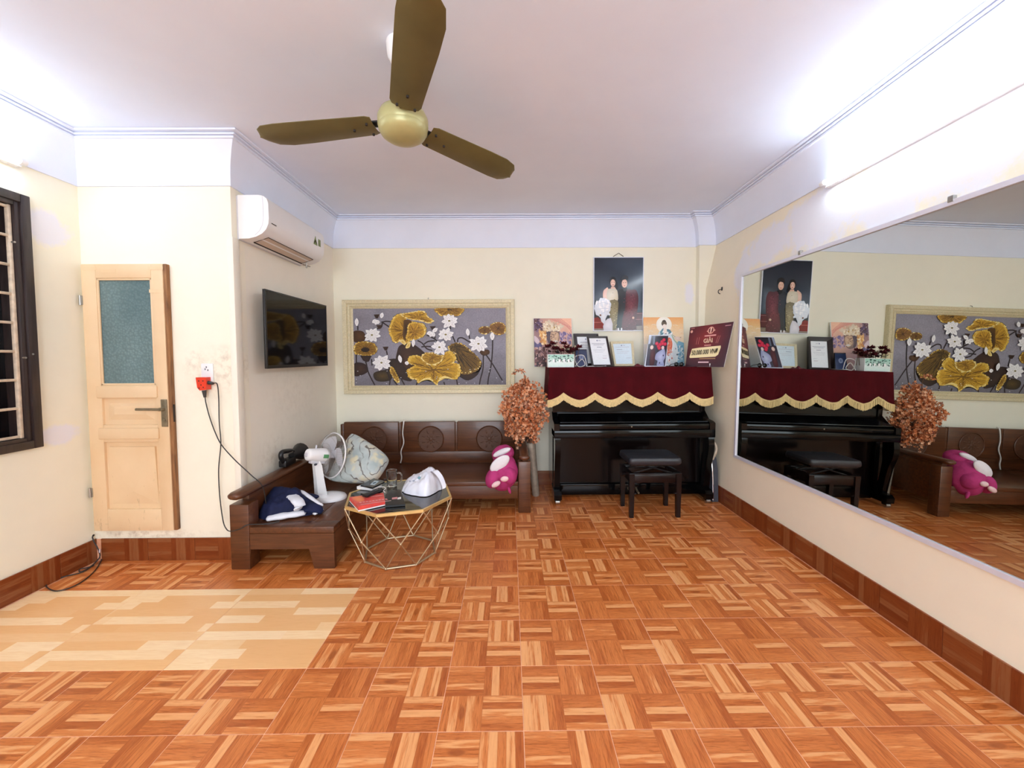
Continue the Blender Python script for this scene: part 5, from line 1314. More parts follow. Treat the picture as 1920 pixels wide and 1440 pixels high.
# standing robed figure picture, right
GUA = thing('robed_figure_picture', 'orange and blue print of a haloed white robed figure leaning on the wall', 'picture', (1.5, 3.98, CT))
q = stand_quad((1207, 595), (1280, 595), (1284, 686), (1207, 686), 4.072, 4.0); quad_panel(GUA, *q, 0.012, M['paper'], 'board')
A = artquad(*q)
def G_(x, y): return ((x-200)/900.0, (y-170)/1075.0)
def GP(*a_): return [G_(*p) for p in a_]
A.rect(0, 0, 1, 0.16, C(244, 176, 110), C(248, 200, 140)); A.rect(0, 0.16, 1, 0.55, C(248, 206, 150), C(246, 232, 206)); A.rect(0, 0.55, 1, 1, C(240, 232, 222), C(190, 214, 226))
for k in range(40): x, y = rr.uniform(210, 1090), rr.uniform(330, 640); A.line(GP((x-50, y), (x, y-14), (x+50, y+6)), 0.010, C(238, 206, 168) if k % 2 else C(252, 240, 222), 1.2, 2)
A.poly(GP((880, 780), (1100, 740), (1130, 1245), (860, 1245)), C(120, 178, 206), C(170, 210, 226), sm=2)
for k in range(60): x, y = rr.uniform(880, 1110), rr.uniform(780, 1235); A.ell(G_(x, y), 0.02, 0.014, C(90, 150, 184) if k % 2 else C(228, 240, 244), n=8)
A.ell(G_(660, 335), 0.195, 0.165, C(255, 250, 236), C(255, 255, 250), n=32)
A.poly(GP((520, 560), (600, 460), (720, 460), (800, 540), (900, 700), (960, 900), (900, 1240), (560, 1240), (520, 900)), C(224, 236, 240), C(250, 250, 250), sm=3)
A.poly(GP((545, 550), (600, 450), (650, 420), (640, 540), (560, 600)), C(86, 130, 146), C(120, 164, 174), sm=2); A.poly(GP((720, 440), (790, 450), (850, 550), (800, 560), (730, 520)), C(70, 116, 136), C(104, 150, 164), sm=2)
A.poly(GP((740, 650), (800, 640), (840, 760), (800, 960), (740, 1030), (715, 960)), C(226, 110, 82), C(240, 146, 112), sm=3)
A.ell(G_(662, 310), 0.068, 0.058, C(92, 78, 66)); A.poly(GP((620, 250), (665, 225), (705, 250), (715, 320), (610, 320)), C(104, 90, 72)); A.ell(G_(665, 262), 0.036, 0.02, C(70, 58, 50)); A.ell(G_(672, 378), 0.052, 0.05, C(252, 236, 224), C(255, 246, 238))
A.ell(G_(680, 480), 0.05, 0.06, C(250, 236, 226)); A.ell(G_(695, 542), 0.03, 0.008, C(96, 72, 110))
A.line(GP((860, 570), (930, 620), (1040, 620)), 0.012, C(120, 104, 96), 1.2); A.poly(GP((880, 620), (980, 600), (1040, 660), (960, 690)), C(238, 214, 200), C(246, 226, 214), sm=2)
A.line(GP((830, 560), (880, 680), (960, 760)), 0.03, C(170, 196, 176), 1.2)
for k in range(14): x = 560+26*k; A.line(GP((x, 900+10*(k % 3)), (x-6, 1080), (x+4, 1230)), 0.008, C(196, 208, 216), 1.2, 2)
for x, y in ((770, 990), (900, 870), (940, 1000), (820, 1080), (760, 1120)): A.ell(G_(x, y), 0.02, 0.02, C(92, 104, 122) if x > 850 else C(214, 120, 110), n=8)
dabs(G_, (540, 480, 900, 1230), 60, [C(250, 250, 250), C(226, 236, 242), C(206, 220, 228), C(240, 224, 216)], 0.012, 0.035, 7)
dabs(G_, (740, 660, 830, 980), 16, [C(236, 130, 100), C(222, 100, 76), C(246, 170, 140)], 0.012, 0.03, 8)
A.part('print', M['print_soft'], GUA)

def framed(name, label, tl, tr, br, bl, yt, yb, fmat, inset, lines, logo=True, paper=C(240, 243, 246)):
    q = stand_quad(tl, tr, br, bl, yt, yb)
    t = thing(name, label, 'frame', ((q[2]+q[3])/2))
    TL, TR, BR, BL = q; U = TR-TL; V = BL-TL; n = U.cross(V).normalized()
    if n.dot(EYE-TL) < 0: n = -n
    quad_panel(t, *q, 0.010, fmat, 'backboard')
    wU, wV = inset/U.length, inset/V.length
    def P(u, v): return TL+(TR-TL)*u*(1-v)+(BR-BL)*u*v+(BL-TL)*v
    o_ = [(0, 0), (1, 0), (1, 1), (0, 1)]; i_ = [(wU, wV), (1-wU, wV), (1-wU, 1-wV), (wU, 1-wV)]
    for k in range(4):
        j = (k+1) % 4; mb = MB(); f = [P(*o_[k]), P(*o_[j]), P(*i_[j]), P(*i_[k])]; g = [p+n*(0.010 if m_ < 2 else 0.006) for m_, p in enumerate(f)]
        mb.add(f+g, [(0, 1, 2, 3), (4, 5, 6, 7), (0, 1, 5, 4), (1, 2, 6, 5), (2, 3, 7, 6), (3, 0, 4, 7)]); part('frame_side', mb, fmat, t, smooth=0)
    A = Art(P(wU, wV)+n*0.001, (P(1-wU, wV)-P(wU, wV)), (P(wU, 1-wV)-P(wU, wV)), n)
    A.rect(0, 0, 1, 1, paper, paper)
    if logo: A.ell((0.46, 0.09), 0.035, 0.028, C(120, 130, 160)); A.rect(0.53, 0.08, 0.66, 0.10, C(176, 182, 196))
    for u0, v0, u1, h_, c in lines: A.rect(u0, v0, u1, v0+h_, c)
    A.part('certificate', M['print_soft'], t)
    # strut behind
    b = (BL+BR)/2; s_ = MB().tube([(TL+TR+BL+BR)/4-n*0.011, Vector((b.x, b.y+0.09, CT+0.003))], 0.004, 6); part('strut', s_, M['black'], t)
    return t
G1, G2 = C(150, 152, 168), C(196, 198, 206)
framed('certificate_frame', 'dark framed certificate standing behind another dark framed certificate', (1075, 626), (1121, 626), (1131, 686), (1082, 686), 4.03, 3.955, M['frame_black'], 0.030, [(0.15, 0.2, 0.85, 0.02, G1), (0.1, 0.32, 0.9, 0.012, G2), (0.1, 0.4, 0.9, 0.012, G2), (0.72, 0.12, 0.86, 0.05, C(70, 70, 90))])
framed('certificate_frame', 'dark framed certificate with text, in front of a second dark frame', (1100, 631), (1138.5, 631), (1149, 686), (1110, 686), 3.93, 3.84, M['frame_black'], 0.018, [(0.12, 0.2, 0.88, 0.016, G1), (0.2, 0.25, 0.8, 0.014, G1), (0.38, 0.33, 0.66, 0.018, C(120, 124, 150)), (0.14, 0.42, 0.86, 0.01, G2), (0.14, 0.47, 0.8, 0.01, G2), (0.2, 0.52, 0.7, 0.01, G2), (0.62, 0.66, 0.86, 0.012, G2), (0.6, 0.74, 0.84, 0.02, C(200, 180, 190))])
framed('certificate_frame', 'pale gold framed certificate right of the dark framed ones', (1144, 641), (1187, 640), (1190, 686), (1152, 686), 4.02, 3.95, M['gold_frame'], 0.022, [(0.12, 0.16, 0.86, 0.02, G2), (0.16, 0.28, 0.46, 0.022, G1), (0.14, 0.38, 0.84, 0.014, G2), (0.14, 0.46, 0.7, 0.014, G2), (0.6, 0.7, 0.85, 0.02, G2)], True, C(222, 238, 248))
# small photo with red flowers
PH = thing('small_photo', 'small dark photo of two people with red flowers, unframed', 'picture', (1.35, 3.78, CT))
q = stand_quad((1217.5, 628), (1253, 629), (1248.5, 686), (1208.5, 686), 3.86, 3.79); quad_panel(PH, *q, 0.006, M['alu'], 'board')
A = artquad(*q, inset=0.02)
def S_(x, y): v = (y-590)/655.0; xl = 300-65*v; xr = 738-45*v; return ((x-xl)/(xr-xl), v)
def SP(*a_): return [S_(*p) for p in a_]
A.rect(0, 0, 1, 1, C(30, 28, 40), C(70, 66, 84))
A.poly(SP((300, 590), (355, 590), (330, 760), (290, 780)), C(150, 160, 186)); A.poly(SP((390, 600), (440, 600), (430, 780), (390, 780)), C(96, 106, 128))
A.poly(SP((350, 880), (420, 870), (450, 940), (430, 1220), (330, 1230), (330, 1000)), C(70, 34, 44), C(96, 50, 56), sm=3); A.ell(S_(368, 845), 0.085, 0.07, C(222, 190, 180), C(236, 206, 196))
for x, y in ((520, 820), (560, 780), (600, 720), (640, 680), (610, 760), (670, 770), (480, 760), (540, 860)): A.ell(S_(x, y), 0.09, 0.06, C(190, 30, 62), C(226, 66, 96), n=12)
A.poly(SP((590, 900), (640, 850), (680, 940), (690, 1060), (650, 1140), (660, 1240), (500, 1240), (510, 1140), (450, 1100), (470, 990), (540, 930)), C(150, 156, 196), C(196, 202, 230), sm=3); A.ell(S_(622, 850), 0.07, 0.06, C(236, 210, 206))
for x, y in ((640, 1020), (560, 1180)): A.ell(S_(x, y), 0.03, 0.03, C(70, 60, 96))
A.part('print', M['print_gloss'], PH)
b = (q[2]+q[3])/2; part('strut', MB().tube([(q[0]+q[1])/2*0.5+b*0.5+Vector((0, 0.008, 0)), Vector((b.x, b.y+0.12, CT+0.003))], 0.003, 6), M['black'], PH)
# prize board
PR = thing('prize_board', 'dark red prize board with a cream panel leaning on the right wall', 'sign', (1.72, 3.62, CT))
TL, BR, BL = onY(1294, 614, 3.745), onY(1357, 687, 3.475), onY(1285, 686, 3.72)
BR.z = BL.z = CT
_n = (BR-BL).cross(TL-BL); _d = ray(1376, 603); TR = EYE+_d*((BL-EYE).dot(_n)/_d.dot(_n))
quad_panel(PR, TL, TR, BR, BL, 0.010, M['paper'], 'board')
A = artquad(TL, TR, BR, BL)
nrm = A.n
A.O, A.U, A.V = TL+nrm*0.0006, TR-TL, BL-TL
_shear = (BR-TR)-(BL-TL)
A.P = lambda u, v, k=None: TL+(TR-TL)*u+(BL-TL)*v+_shear*(u*v)+nrm*(0.0006+A.step*(A.k if k is None else k))
vs, cs, fs = [], [], []; n_ = 10
for j in range(n_+1):
    for i in range(n_+1):
        u, v = i/n_, j/n_; t = max(0, 1-abs(u-0.42)*1.7)*max(0, 1-abs(v-0.3)*1.5)
        c0, c1 = C(58, 18, 34), C(138, 34, 34); vs.append((u, v)); cs.append(tuple(c0[k]*(1-t)+c1[k]*t for k in range(3))+(1,))
for j in range(n_):
    for i in range(n_): k = j*(n_+1)+i; fs.append((k, k+1, k+n_+2, k+n_+1))
A.raw(vs, cs, fs)
A.ell((0.52, 0.135), 0.075, 0.085, C(226, 160, 140), n=24); A.ell((0.52, 0.135), 0.055, 0.062, C(100, 24, 28), n=24); A.poly([(0.50, 0.07), (0.54, 0.07), (0.53, 0.2), (0.51, 0.2)], C(240, 196, 176)); A.poly([(0.42, 0.15), (0.47, 0.115), (0.47, 0.18)], C(226, 170, 150)); A.poly([(0.63, 0.14), (0.57, 0.115), (0.57, 0.18)], C(226, 170, 150))
A.rect(0.39, 0.245, 0.66, 0.275, C(226, 160, 150)); A.rect(0.42, 0.475, 0.58, 0.50, C(214, 150, 140)); A.rect(0.33, 0.875, 0.60, 0.905, C(226, 190, 196))
A.rect(0.83, 0.06, 0.96, 0.078, C(200, 140, 150)); A.ell((0.055, 0.115), 0.03, 0.035, C(230, 170, 150)); A.rect(0.03, 0.03, 0.12, 0.045, C(190, 120, 120))
for u in (0.22, 0.27, 0.72, 0.76): A.line([(u, 0.28), (u-0.01 if u < .5 else u-0.03, 0.45)], 0.008, C(206, 120, 110), 1, 2)
A.poly([(0.12, 0.555), (0.30, 0.535), (0.82, 0.515), (0.83, 0.56), (0.80, 0.72), (0.74, 0.765), (0.10, 0.785), (0.08, 0.76)], C(240, 224, 170), C(250, 238, 196))
A.rect(0.35, 0.80, 0.75, 0.812, C(216, 176, 120))
A.part('print', M['print_soft'], PR)
Uv = (TR-TL).normalized(); Vv = -(BL-TL); Vv = (Vv-Uv*Vv.dot(Uv)).normalized()
text('lettering', '50.000.000 VNĐ', 0.058, A.P(0.455, 0.652)+nrm*0.004, Uv, Vv, M['dark_text'], PR, 0.0004, shear=0.25, xs=0.58, bold=0.0009)
text('lettering', 'GIẢI', 0.052, A.P(0.50, 0.385)+nrm*0.004, Uv, Vv, M['gold_text'], PR, 0.0004, xs=0.8, bold=0.0012)
part('rear_peg', MB().box(1.742, 1.752, 3.56, 3.57, CT-0.0, CT+0.03), M['paper'], PR)
# porcelain flower box
FB = thing('flower_box', 'white and green porcelain flower box with dark red flowers on the piano', 'flower pot', (0.462, 3.72, CT))
mb = MB(); x0, x1, y0, y1, zt = 0.343, 0.582, 3.69, 3.79, 1.318
mb.box(x0, x1, y0, y0+0.006, CT, zt, 0.002).box(x0, x1, y1-0.006, y1, CT, zt, 0.002).box(x0, x0+0.006, y0+.006, y1-.006, CT, zt, 0.002).box(x1-0.006, x1, y0+.006, y1-.006, CT, zt, 0.002).box(x0+.006, x1-.006, y0+.006, y1-.006, CT, CT+0.006)
part('planter', mb, M['white_plastic'], FB)
A = Art((x0+0.004, y0-0.0004, zt-0.004), (x1-x0-0.008, 0, 0), (0, 0, -(zt-CT-0.010)), (0, -1, 0))
A.rect(0, 0, 1, 0.55, C(150, 206, 186), C(206, 232, 222)); A.rect(0, 0.55, 1, 1, C(232, 244, 240), C(214, 240, 230))
for k in range(46):
    u, v = rr.random(), rr.uniform(0.05, 0.6); a_ = rr.uniform(0, PI); A.ell((u, v), 0.035, 0.035, C(60, 110, 92) if k % 3 else C(40, 62, 70), n=8, rot=a_)
for u in (0.22, 0.45, 0.62, 0.8): A.ell((u, 0.5), 0.05, 0.13, C(246, 250, 250), C(255, 255, 255), n=12); A.ell((u+0.05, 0.5), 0.018, 0.11, C(50, 66, 72), n=10)
A.part('painted_front', M['print_soft'], FB)
def petals(c, r, n, mb, rnd, flat_=0.5):
    for k in range(n):
        a = 2*PI*k/n+rnd.uniform(-.3, .3); el = rnd.uniform(-0.2, 0.9)
        d = Vector((math.cos(a)*math.cos(el), math.sin(a)*math.cos(el), math.sin(el))); s_ = Vector((-math.sin(a), math.cos(a), 0)); up = d.cross(s_)
        p = Vector(c); L_ = r*rnd.uniform(0.8, 1.15); w_ = L_*0.36
        mb.add([p, p+d*L_*.5+s_*w_-up*0.002, p+d*L_+up*0.004, p+d*L_*.5-s_*w_-up*0.002], [(0, 1, 2, 3)])
rb = random.Random(21)
for k in range(11):
    c = Vector((0.355+0.275*k/10+rb.uniform(-.01, .01), 3.735+rb.uniform(-.03, .02), 1.368+rb.uniform(-.03, .04)-0.015*(k > 6)))
    mb = MB(); petals(c, 0.046, 16, mb, rb); petals(c+Vector((0, -.010, .006)), 0.032, 12, mb, rb)
    part('flower', mb, M['dark_red'], FB, smooth=0, fixn=False)
    part('stalk', MB().tube([c, Vector((c.x*0.9+0.046, 3.74, 1.25))], 0.0025, 5), M['stem'], FB)
for k in range(5):
    c = Vector((0.36+0.06*k, 3.72+rb.uniform(-.03, .03), 1.36+rb.uniform(-.02, .05))); mb = MB(); petals(c, 0.026, 8, mb, rb); part('flower', mb, M['cream_petal'], FB, 'cream flower', smooth=0, fixn=False)
mb = MB()
for k in range(16): petals(Vector((0.36+0.26*rb.random(), 3.74+rb.uniform(-.04, .04), 1.335+rb.uniform(-.02, .03))), 0.045, 3, mb, rb)
part('leaves', mb, M['leaf_dark'], FB, smooth=0, kind='stuff', fixn=False)
# dark blue plaque and white wire behind the flowers
PQ = thing('plaque', 'small dark blue plaque standing between flower box and certificates', 'plaque', (0.66, 3.86, CT))
q = stand_quad((1079, 655), (1100, 655), (1103, 686), (1079, 686), 3.86, 3.83); quad_panel(PQ, *q, 0.012, M['phone'], 'slab'); A = artquad(*q, inset=0.04)
A.rect(0, 0, 1, 1, C(40, 52, 84), C(56, 70, 108)); A.ell((0.5, 0.45), 0.2, 0.16, C(150, 160, 190), C(70, 84, 122)); A.part('print', M['print_gloss'], PQ)
ptsw = smooth_path([Vector((0.60, 3.76, CT+0.006)), Vector((0.66, 3.75, CT+0.07)), Vector((0.69, 3.76, CT+0.02)), Vector((0.63, 3.76, CT+0.006)), Vector((0.60, 3.77, CT+0.09)), Vector((0.68, 3.77, CT+0.105)), Vector((0.71, 3.77, CT+0.006))], 8)
o = part('white_wire', MB().tube(ptsw, 0.0035, 6), M['cable_pale'], None, smooth=60, at=ptsw[0]); tag(o, 'loose loops of white wire in front of the blue plaque', 'wire')
o = part('envelope', MB().grid(lambda u, v: Vector((0.70+0.17*u, 3.67+0.07*v, CT+0.005+0.006*math.sin(u*7)*math.sin(v*3)+0.004*u)), 12, 4), M['paper'], None, at=(0.70, 3.67, CT)); tag(o, 'crumpled white paper lying at the piano front edge', 'paper')
mb = MB().grid(lambda u, v: Vector((1.115+0.11*u, 3.68+0.08*v, CT+0.002+0.030*math.sin(PI*u)*math.sin(PI*v)*(0.6+0.4*math.sin(u*13+v*5)))), 14, 8)
o = part('dark_cloth', mb, M['dark_red'], None, at=(1.115, 3.68, CT)); tag(o, 'small dark red crumpled cloth before the gold framed certificate', 'cloth')
SG = thing('sunglasses', 'small pair of black sunglasses before the robed figure print', 'glasses', (1.52, 3.69, CT))
for x in (1.497, 1.543): part('lens', MB().ell((x, 3.675, CT+0.022), (0.021, 0.005, 0.020), 16, 8), M['screen'], SG, smooth=60)
part('bridge', MB().tube([(1.512, 3.675, CT+0.03), (1.52, 3.672, CT+0.033), (1.528, 3.675, CT+0.03)], 0.003, 6), M['black'], SG)
for x in (1.478, 1.562): part('temple', MB().tube([(x, 3.678, CT+0.028), (x, 3.75, CT+0.020), (x, 3.79, CT+0.004)], 0.003, 6), M['black'], SG)
# ================================================================== tall sleeve vase with dried flowers
VX, VY = 0.238, 3.775
VAS = thing('dried_flower_vase', 'tall silver sleeve vase with dried coppery flowers between bench and piano', 'vase', (VX, VY, 0))
vtop = Vector((0.192, 3.775, 0.50))
mb = MB(); pts = [Vector((VX, VY, 0)).lerp(vtop, t) for t in (0, 0.02, 0.3, 0.6, 0.85, 0.97, 1.0)]
mb.tube(pts, 0.036, 20, rs=[0.030, 0.034, 0.036, 0.037, 0.040, 0.043, 0.042])
part('sleeve', mb, M['galv'], VAS, smooth=50)
mb = MB(); rv = random.Random(4)
for k in range(14):      # crumpled foil above the sleeve mouth
    a = 2*PI*k/14; p = vtop+Vector((0.03*math.cos(a), 0.03*math.sin(a), -0.01)); d = Vector((math.cos(a)*0.4, math.sin(a)*0.4, 1)).normalized(); s_ = Vector((-math.sin(a), math.cos(a), 0))
    h_ = rv.uniform(0.05, 0.10); mb.add([p-s_*0.012, p+s_*0.012, p+d*h_+s_*0.022, p+d*h_*1.1-s_*0.016], [(0, 1, 2, 3)])
part('foil_wrap', mb, M['chrome'], VAS, smooth=0, fixn=False)
cen = Vector((0.122, 3.65, 0.81))
mbS = MB(); mbB = MB(); tips = []
def inside():
    while True:
        p = Vector((rv.uniform(-1, 1), rv.uniform(-1, 1), rv.uniform(-1, 1)))
        if p.length < 1: return p
for k in range(60):
    p = inside(); r = Vector((0.205, 0.15, 0.27)); t = cen+Vector((p.x*r.x*(1-0.25*max(0, -p.z)), p.y*r.y, p.z*r.z)); tips.append(t)
    b = vtop+Vector((rv.uniform(-.02, .02), rv.uniform(-.02, .02), -0.03)); mid_ = b.lerp(t, 0.5)+Vector((0, 0, 0.03))
    mbS.tube(smooth_path([b, mid_, t], 4), 0.0022, 4)
stray = smooth_path([vtop, Vector((0.14, 3.62, 0.80)), onY(985, 725, 3.60), onY(983, 702, 3.60), onY(975, 695, 3.60), onY(962, 700, 3.60)], 6)
mbS.tube(stray, 0.003, 5)
part('stems', mbS, M['stem'], VAS, smooth=0, kind='stuff', fixn=False)
def tinyflower(c, r, mb):
    n = rv.choice((4, 5)); ax = Vector((rv.uniform(-1, 1), rv.uniform(-1.4, 0.4), rv.uniform(-.6, 1))).normalized(); u = ax.orthogonal().normalized(); v = ax.cross(u)
    vs = [c-ax*r*0.3]
    fs = []
    for q in range(n):
        a = 2*PI*q/n; d = u*math.cos(a)+v*math.sin(a); s_ = -u*math.sin(a)+v*math.cos(a); i = len(vs)
        vs += [c+d*r*0.55+s_*r*0.38+ax*r*0.1, c+d*r+ax*r*0.35, c+d*r*0.55-s_*r*0.38+ax*r*0.1]
        fs.append((0, i, i+1, i+2))
    mb.add(vs, fs)
for k in range(2600):
    p = inside(); p = p*(0.72+0.28*rv.random()) if rv.random() < 0.3 else p.normalized()*rv.uniform(0.7, 1.02)
    f_ = 1+0.30*noise.noise(p.normalized()*2.3+Vector((5, 2, 1))); c = cen+Vector((p.x*0.205*(1-0.12*max(0, -p.z)), p.y*0.15, p.z*0.285))*f_
    w_ = 0.03*noise.noise_vector(c*6); tinyflower(c+w_, rv.uniform(0.010, 0.0185), mbB)
for t in stray[-12:]:
    for q in range(3): tinyflower(t+Vector((rv.uniform(-.015, .015), rv.uniform(-.01, .01), rv.uniform(-.012, .016))), rv.uniform(0.007, 0.012), mbB)
part('blossoms', mbB, M['blossom'], VAS, smooth=0, kind='stuff', fixn=False)

# dark instrument bag with a pale handle between piano and right wall
GB = thing('instrument_bag', 'dark grey zipped bag with pale curved handle squeezed beside the piano', 'bag', (1.80, 3.72, 0))
bp = [(3.56, 0.005), (3.90, 0.005), (3.92, 0.30), (3.86, 0.42), (3.72, 0.44), (3.62, 0.40), (3.575, 0.28)]
part('body', MB().prism([(a.x, a.y) for a in smooth_path([(p[0], p[1], 0) for p in bp], 4)], (1.786, 0, 0), (0, 1, 0), (0, 0, 1), (0.052, 0, 0)), M['gig_bag'], GB, smooth=40)
part('zip', MB().tube(smooth_path([(1.790, 3.557, 0.02), (1.790, 3.566, 0.2), (1.79, 3.585, 0.33), (1.79, 3.62, 0.405)], 6), 0.005, 6), M['chrome'], GB, smooth=60)
part('handle', MB().tube(smooth_path([(1.80, 3.60, 0.375), (1.815, 3.585, 0.43), (1.825, 3.585, 0.48), (1.815, 3.61, 0.525), (1.80, 3.65, 0.53)], 6), 0.011, 8), M['bar'], GB, smooth=60)

# ================================================================== desk fan on the daybed
FC = onZ(606, 937, ST); 
DF = thing('desk_fan', 'white desk fan standing on the wooden daybed, head turned to the right', 'fan', (FC.x, FC.y, ST))
wp = M['white_plastic']
mb = MB(); bz = ST
def basef(u, v):
    a = 2*PI*u; prof = [(1.0, bz), (1.0, bz+0.010), (0.93, bz+0.024), (0.6, bz+0.036), (0.25, bz+0.042), (0.001, bz+0.043)]
    r, z = prof[round(v*5)]; return Vector((FC.x+0.03+0.125*r*math.cos(a), FC.y+0.03+0.105*r*math.sin(a), z))
part('base', MB().grid(basef, 36, 6, closed_u=True), wp, DF, smooth=50)
axis = Vector((0.56, 0.80, -0.22)).normalized(); sidev = axis.cross(Vector((0, 0, 1))).normalized(); upv = sidev.cross(axis).normalized()
MC = onY(596, 853, FC.y+0.0)        # motor centre
J = MC-Vector((0, 0, 0.055))-axis*0.01
mb = MB(); nb_ = Vector((FC.x-0.015, FC.y+0.0, bz+0.03)); d = (J-nb_)
for k in range(2): pass
w0, w1 = 0.030, 0.022
fr = sidev; 
vs = []
for p, w_, t_ in ((nb_, 0.034, 0.024), (nb_+d*0.5, 0.028, 0.020), (nb_+d*0.92, 0.026, 0.018), (nb_+d*1.05, 0.016, 0.014)):
    vs += [p-fr*t_-axis.cross(fr)*0+Vector((-w_, 0, 0)), p-fr*t_+Vector((w_, 0, 0)), p+fr*t_+Vector((w_, 0, 0)), p+fr*t_+Vector((-w_, 0, 0))]
mb.add(vs, [(i*4+k, i*4+(k+1) % 4, (i+1)*4+(k+1) % 4, (i+1)*4+k) for i in range(3) for k in range(4)]+[(3, 2, 1, 0), (12, 13, 14, 15)])
neck = part('neck', mb, wp, DF, smooth=30)
part('tilt_screw', MB().cyl(J+Vector((0.004, -0.035, -0.008)), J+Vector((0.004, -0.020, -0.008)), 0.008, n=10), M['gig_bag'], neck)
part('tilt_bracket', MB().obox(MC-Vector((0, 0, 0.05)), axis*0.062, sidev*0.02, upv*0.013, 0.005), M['grey_plastic'], DF)
def ring(c, r, a): return c+sidev*(r*math.cos(a))+upv*(r*math.sin(a))
mb = MB(); n = 28; prof = [(0.0, -0.086), (0.030, -0.085), (0.041, -0.078), (0.044, -0.066), (0.050, 0.03), (0.050, 0.064), (0.044, 0.070)]
vs = [ring(MC+axis*t, max(r, 0.0005), 2*PI*k/n) for r, t in prof for k in range(n)]
mb.add(vs, [(i*n+k, i*n+(k+1) % n, (i+1)*n+(k+1) % n, (i+1)*n+k) for i in range(len(prof)-1) for k in range(n)])
mot = part('motor_housing', mb, wp, DF, smooth=45)
def on_motor(t, a, r=0.0512): return ring(MC+axis*t, r, a)
# label on the side of the motor that faces the camera
best = min([2*PI*k/72 for k in range(72)], key=lambda a: on_motor(0.03, a).y*1.0-on_motor(0.03, a).z*0.25)
mb = MB(); K = 6
for nm, t0, t1, mt in (('label', 0.010, 0.062, M['paper']), ('label', 0.016, 0.058, M['green_label'])):
    mb = MB(); o_ = 0.0506 if mt is M['paper'] else 0.0512; sp = 0.62 if mt is M['paper'] else 0.34; sh = 0 if mt is M['paper'] else -0.16
    q = [on_motor(t, best+sh+sp*(k/K-0.5)*2*0.8, o_) for t in (t0, t1) for k in range(K+1)]
    mb.add(q, [(k, k+1, K+2+k, K+1+k) for k in range(K)]); part('label', mb, mt, mot, smooth=60, fixn=False)
part('speed_knob', MB().cyl(MC-axis*0.085, MC-axis*0.094, 0.017, 0.015, 16), M['grey_plastic'], mot)
part('lift_knob', MB().cyl(on_motor(-0.02, best+PI/2, 0.046), on_motor(-0.02, best+PI/2, 0.07), 0.006, n=8), M['grey_plastic'], mot)
GC = MC+axis*0.112; GR = 0.165
rim = [ring(GC, GR, 2*PI*k/60) for k in range(60)]
part('guard_rim', MB().tube(rim, 0.0055, 8, closed=True), wp, DF, smooth=60)
mbW = MB()
for k in range(72):       # wires behind and in front of the blades
    a = 2*PI*k/72
    q = [ring(GC-axis*0.058, 0.038, a), ring(GC-axis*0.062, 0.085, a), ring(GC-axis*0.048, 0.135, a), ring(GC-axis*0.02, 0.160, a), ring(GC, GR, a)]
    mbW.tube(q, 0.00095, 3)
    q = [ring(GC, GR, a), ring(GC+axis*0.028, 0.155, a), ring(GC+axis*0.05, 0.115, a), ring(GC+axis*0.06, 0.06, a), ring(GC+axis*0.062, 0.034, a)]
    mbW.tube(q, 0.00095, 3)
for r, t in ((0.085, -0.062), (0.135, -0.048), (0.115, 0.05)): mbW.tube([ring(GC+axis*t, r, 2*PI*k/40) for k in range(40)], 0.0012, 3, closed=True)
M['wire'] = simple('grey_guard_wire', C(150, 144, 138), 0.4, var=0.1)
part('guard_wires', mbW, M['wire'], DF, smooth=0, kind='stuff', fixn=False)
part('guard_boss', MB().cyl(GC+axis*0.058, GC+axis*0.066, 0.036, n=24), wp, DF)
part('blade_hub', MB().cyl(GC-axis*0.03, GC+axis*0.02, 0.024, 0.020, 20), M['grey_plastic'], DF)
for k in range(3):
    mb = MB(); a0 = 2*PI*k/3
    def bl(u, v):
        a = a0+(v-0.5)*(0.9+0.5*math.sin(PI*u)); r = 0.02+0.122*u; return ring(GC-axis*(0.016*(v-0.5)*2+0.004), r, a)
    mb.grid(bl, 10, 10); part('blade', mb, M['grey_plastic'], DF, smooth=60, fixn=False)

# ================================================================== black phone holder lying on the daybed's back rail
BH_ = onX(545, 862, -1.655)
PHD = thing('black_holder', 'black plastic holder with loop and flared end on the daybed back rail', 'holder', (-1.655, 3.08, 0.50))
def bpt(x, y, X=-1.655): return onX(x, y, X)
lp = [bpt(*p) for p in ((533, 868), (527, 858), (528, 849), (536, 846), (548, 846), (553, 853))]
part('loop', MB().tube(smooth_path(lp, 6), 0.017, 10), M['black'], PHD, smooth=60)
a_, b_ = bpt(547, 854), bpt(564, 846); part('flared_end', MB().tube([a_, a_.lerp(b_, 0.5), b_, b_+(b_-a_)*0.03], 0.03, 16, rs=[0.026, 0.044, 0.066, 0.058]), M['black'], PHD, smooth=50)
c_ = bpt(535, 866); part('foot', MB().obox(Vector((-1.660, c_.y+0.04, 0.527)), (0.028, 0, 0), (0, 0.075, 0), (0, 0, 0.026), 0.010), M['black'], PHD, smooth=40)
part('stalk', MB().tube([bpt(533, 862), Vector((-1.655, c_.y, 0.535))], 0.016, 10), M['black'], PHD, smooth=60)
part('shine_strip', MB().obox(bpt(541, 848.5)+Vector((0.018, 0, 0)), (0.001, 0, 0), (0, 0.030, 0), (0, 0, 0.005)), M['steel'], PHD)

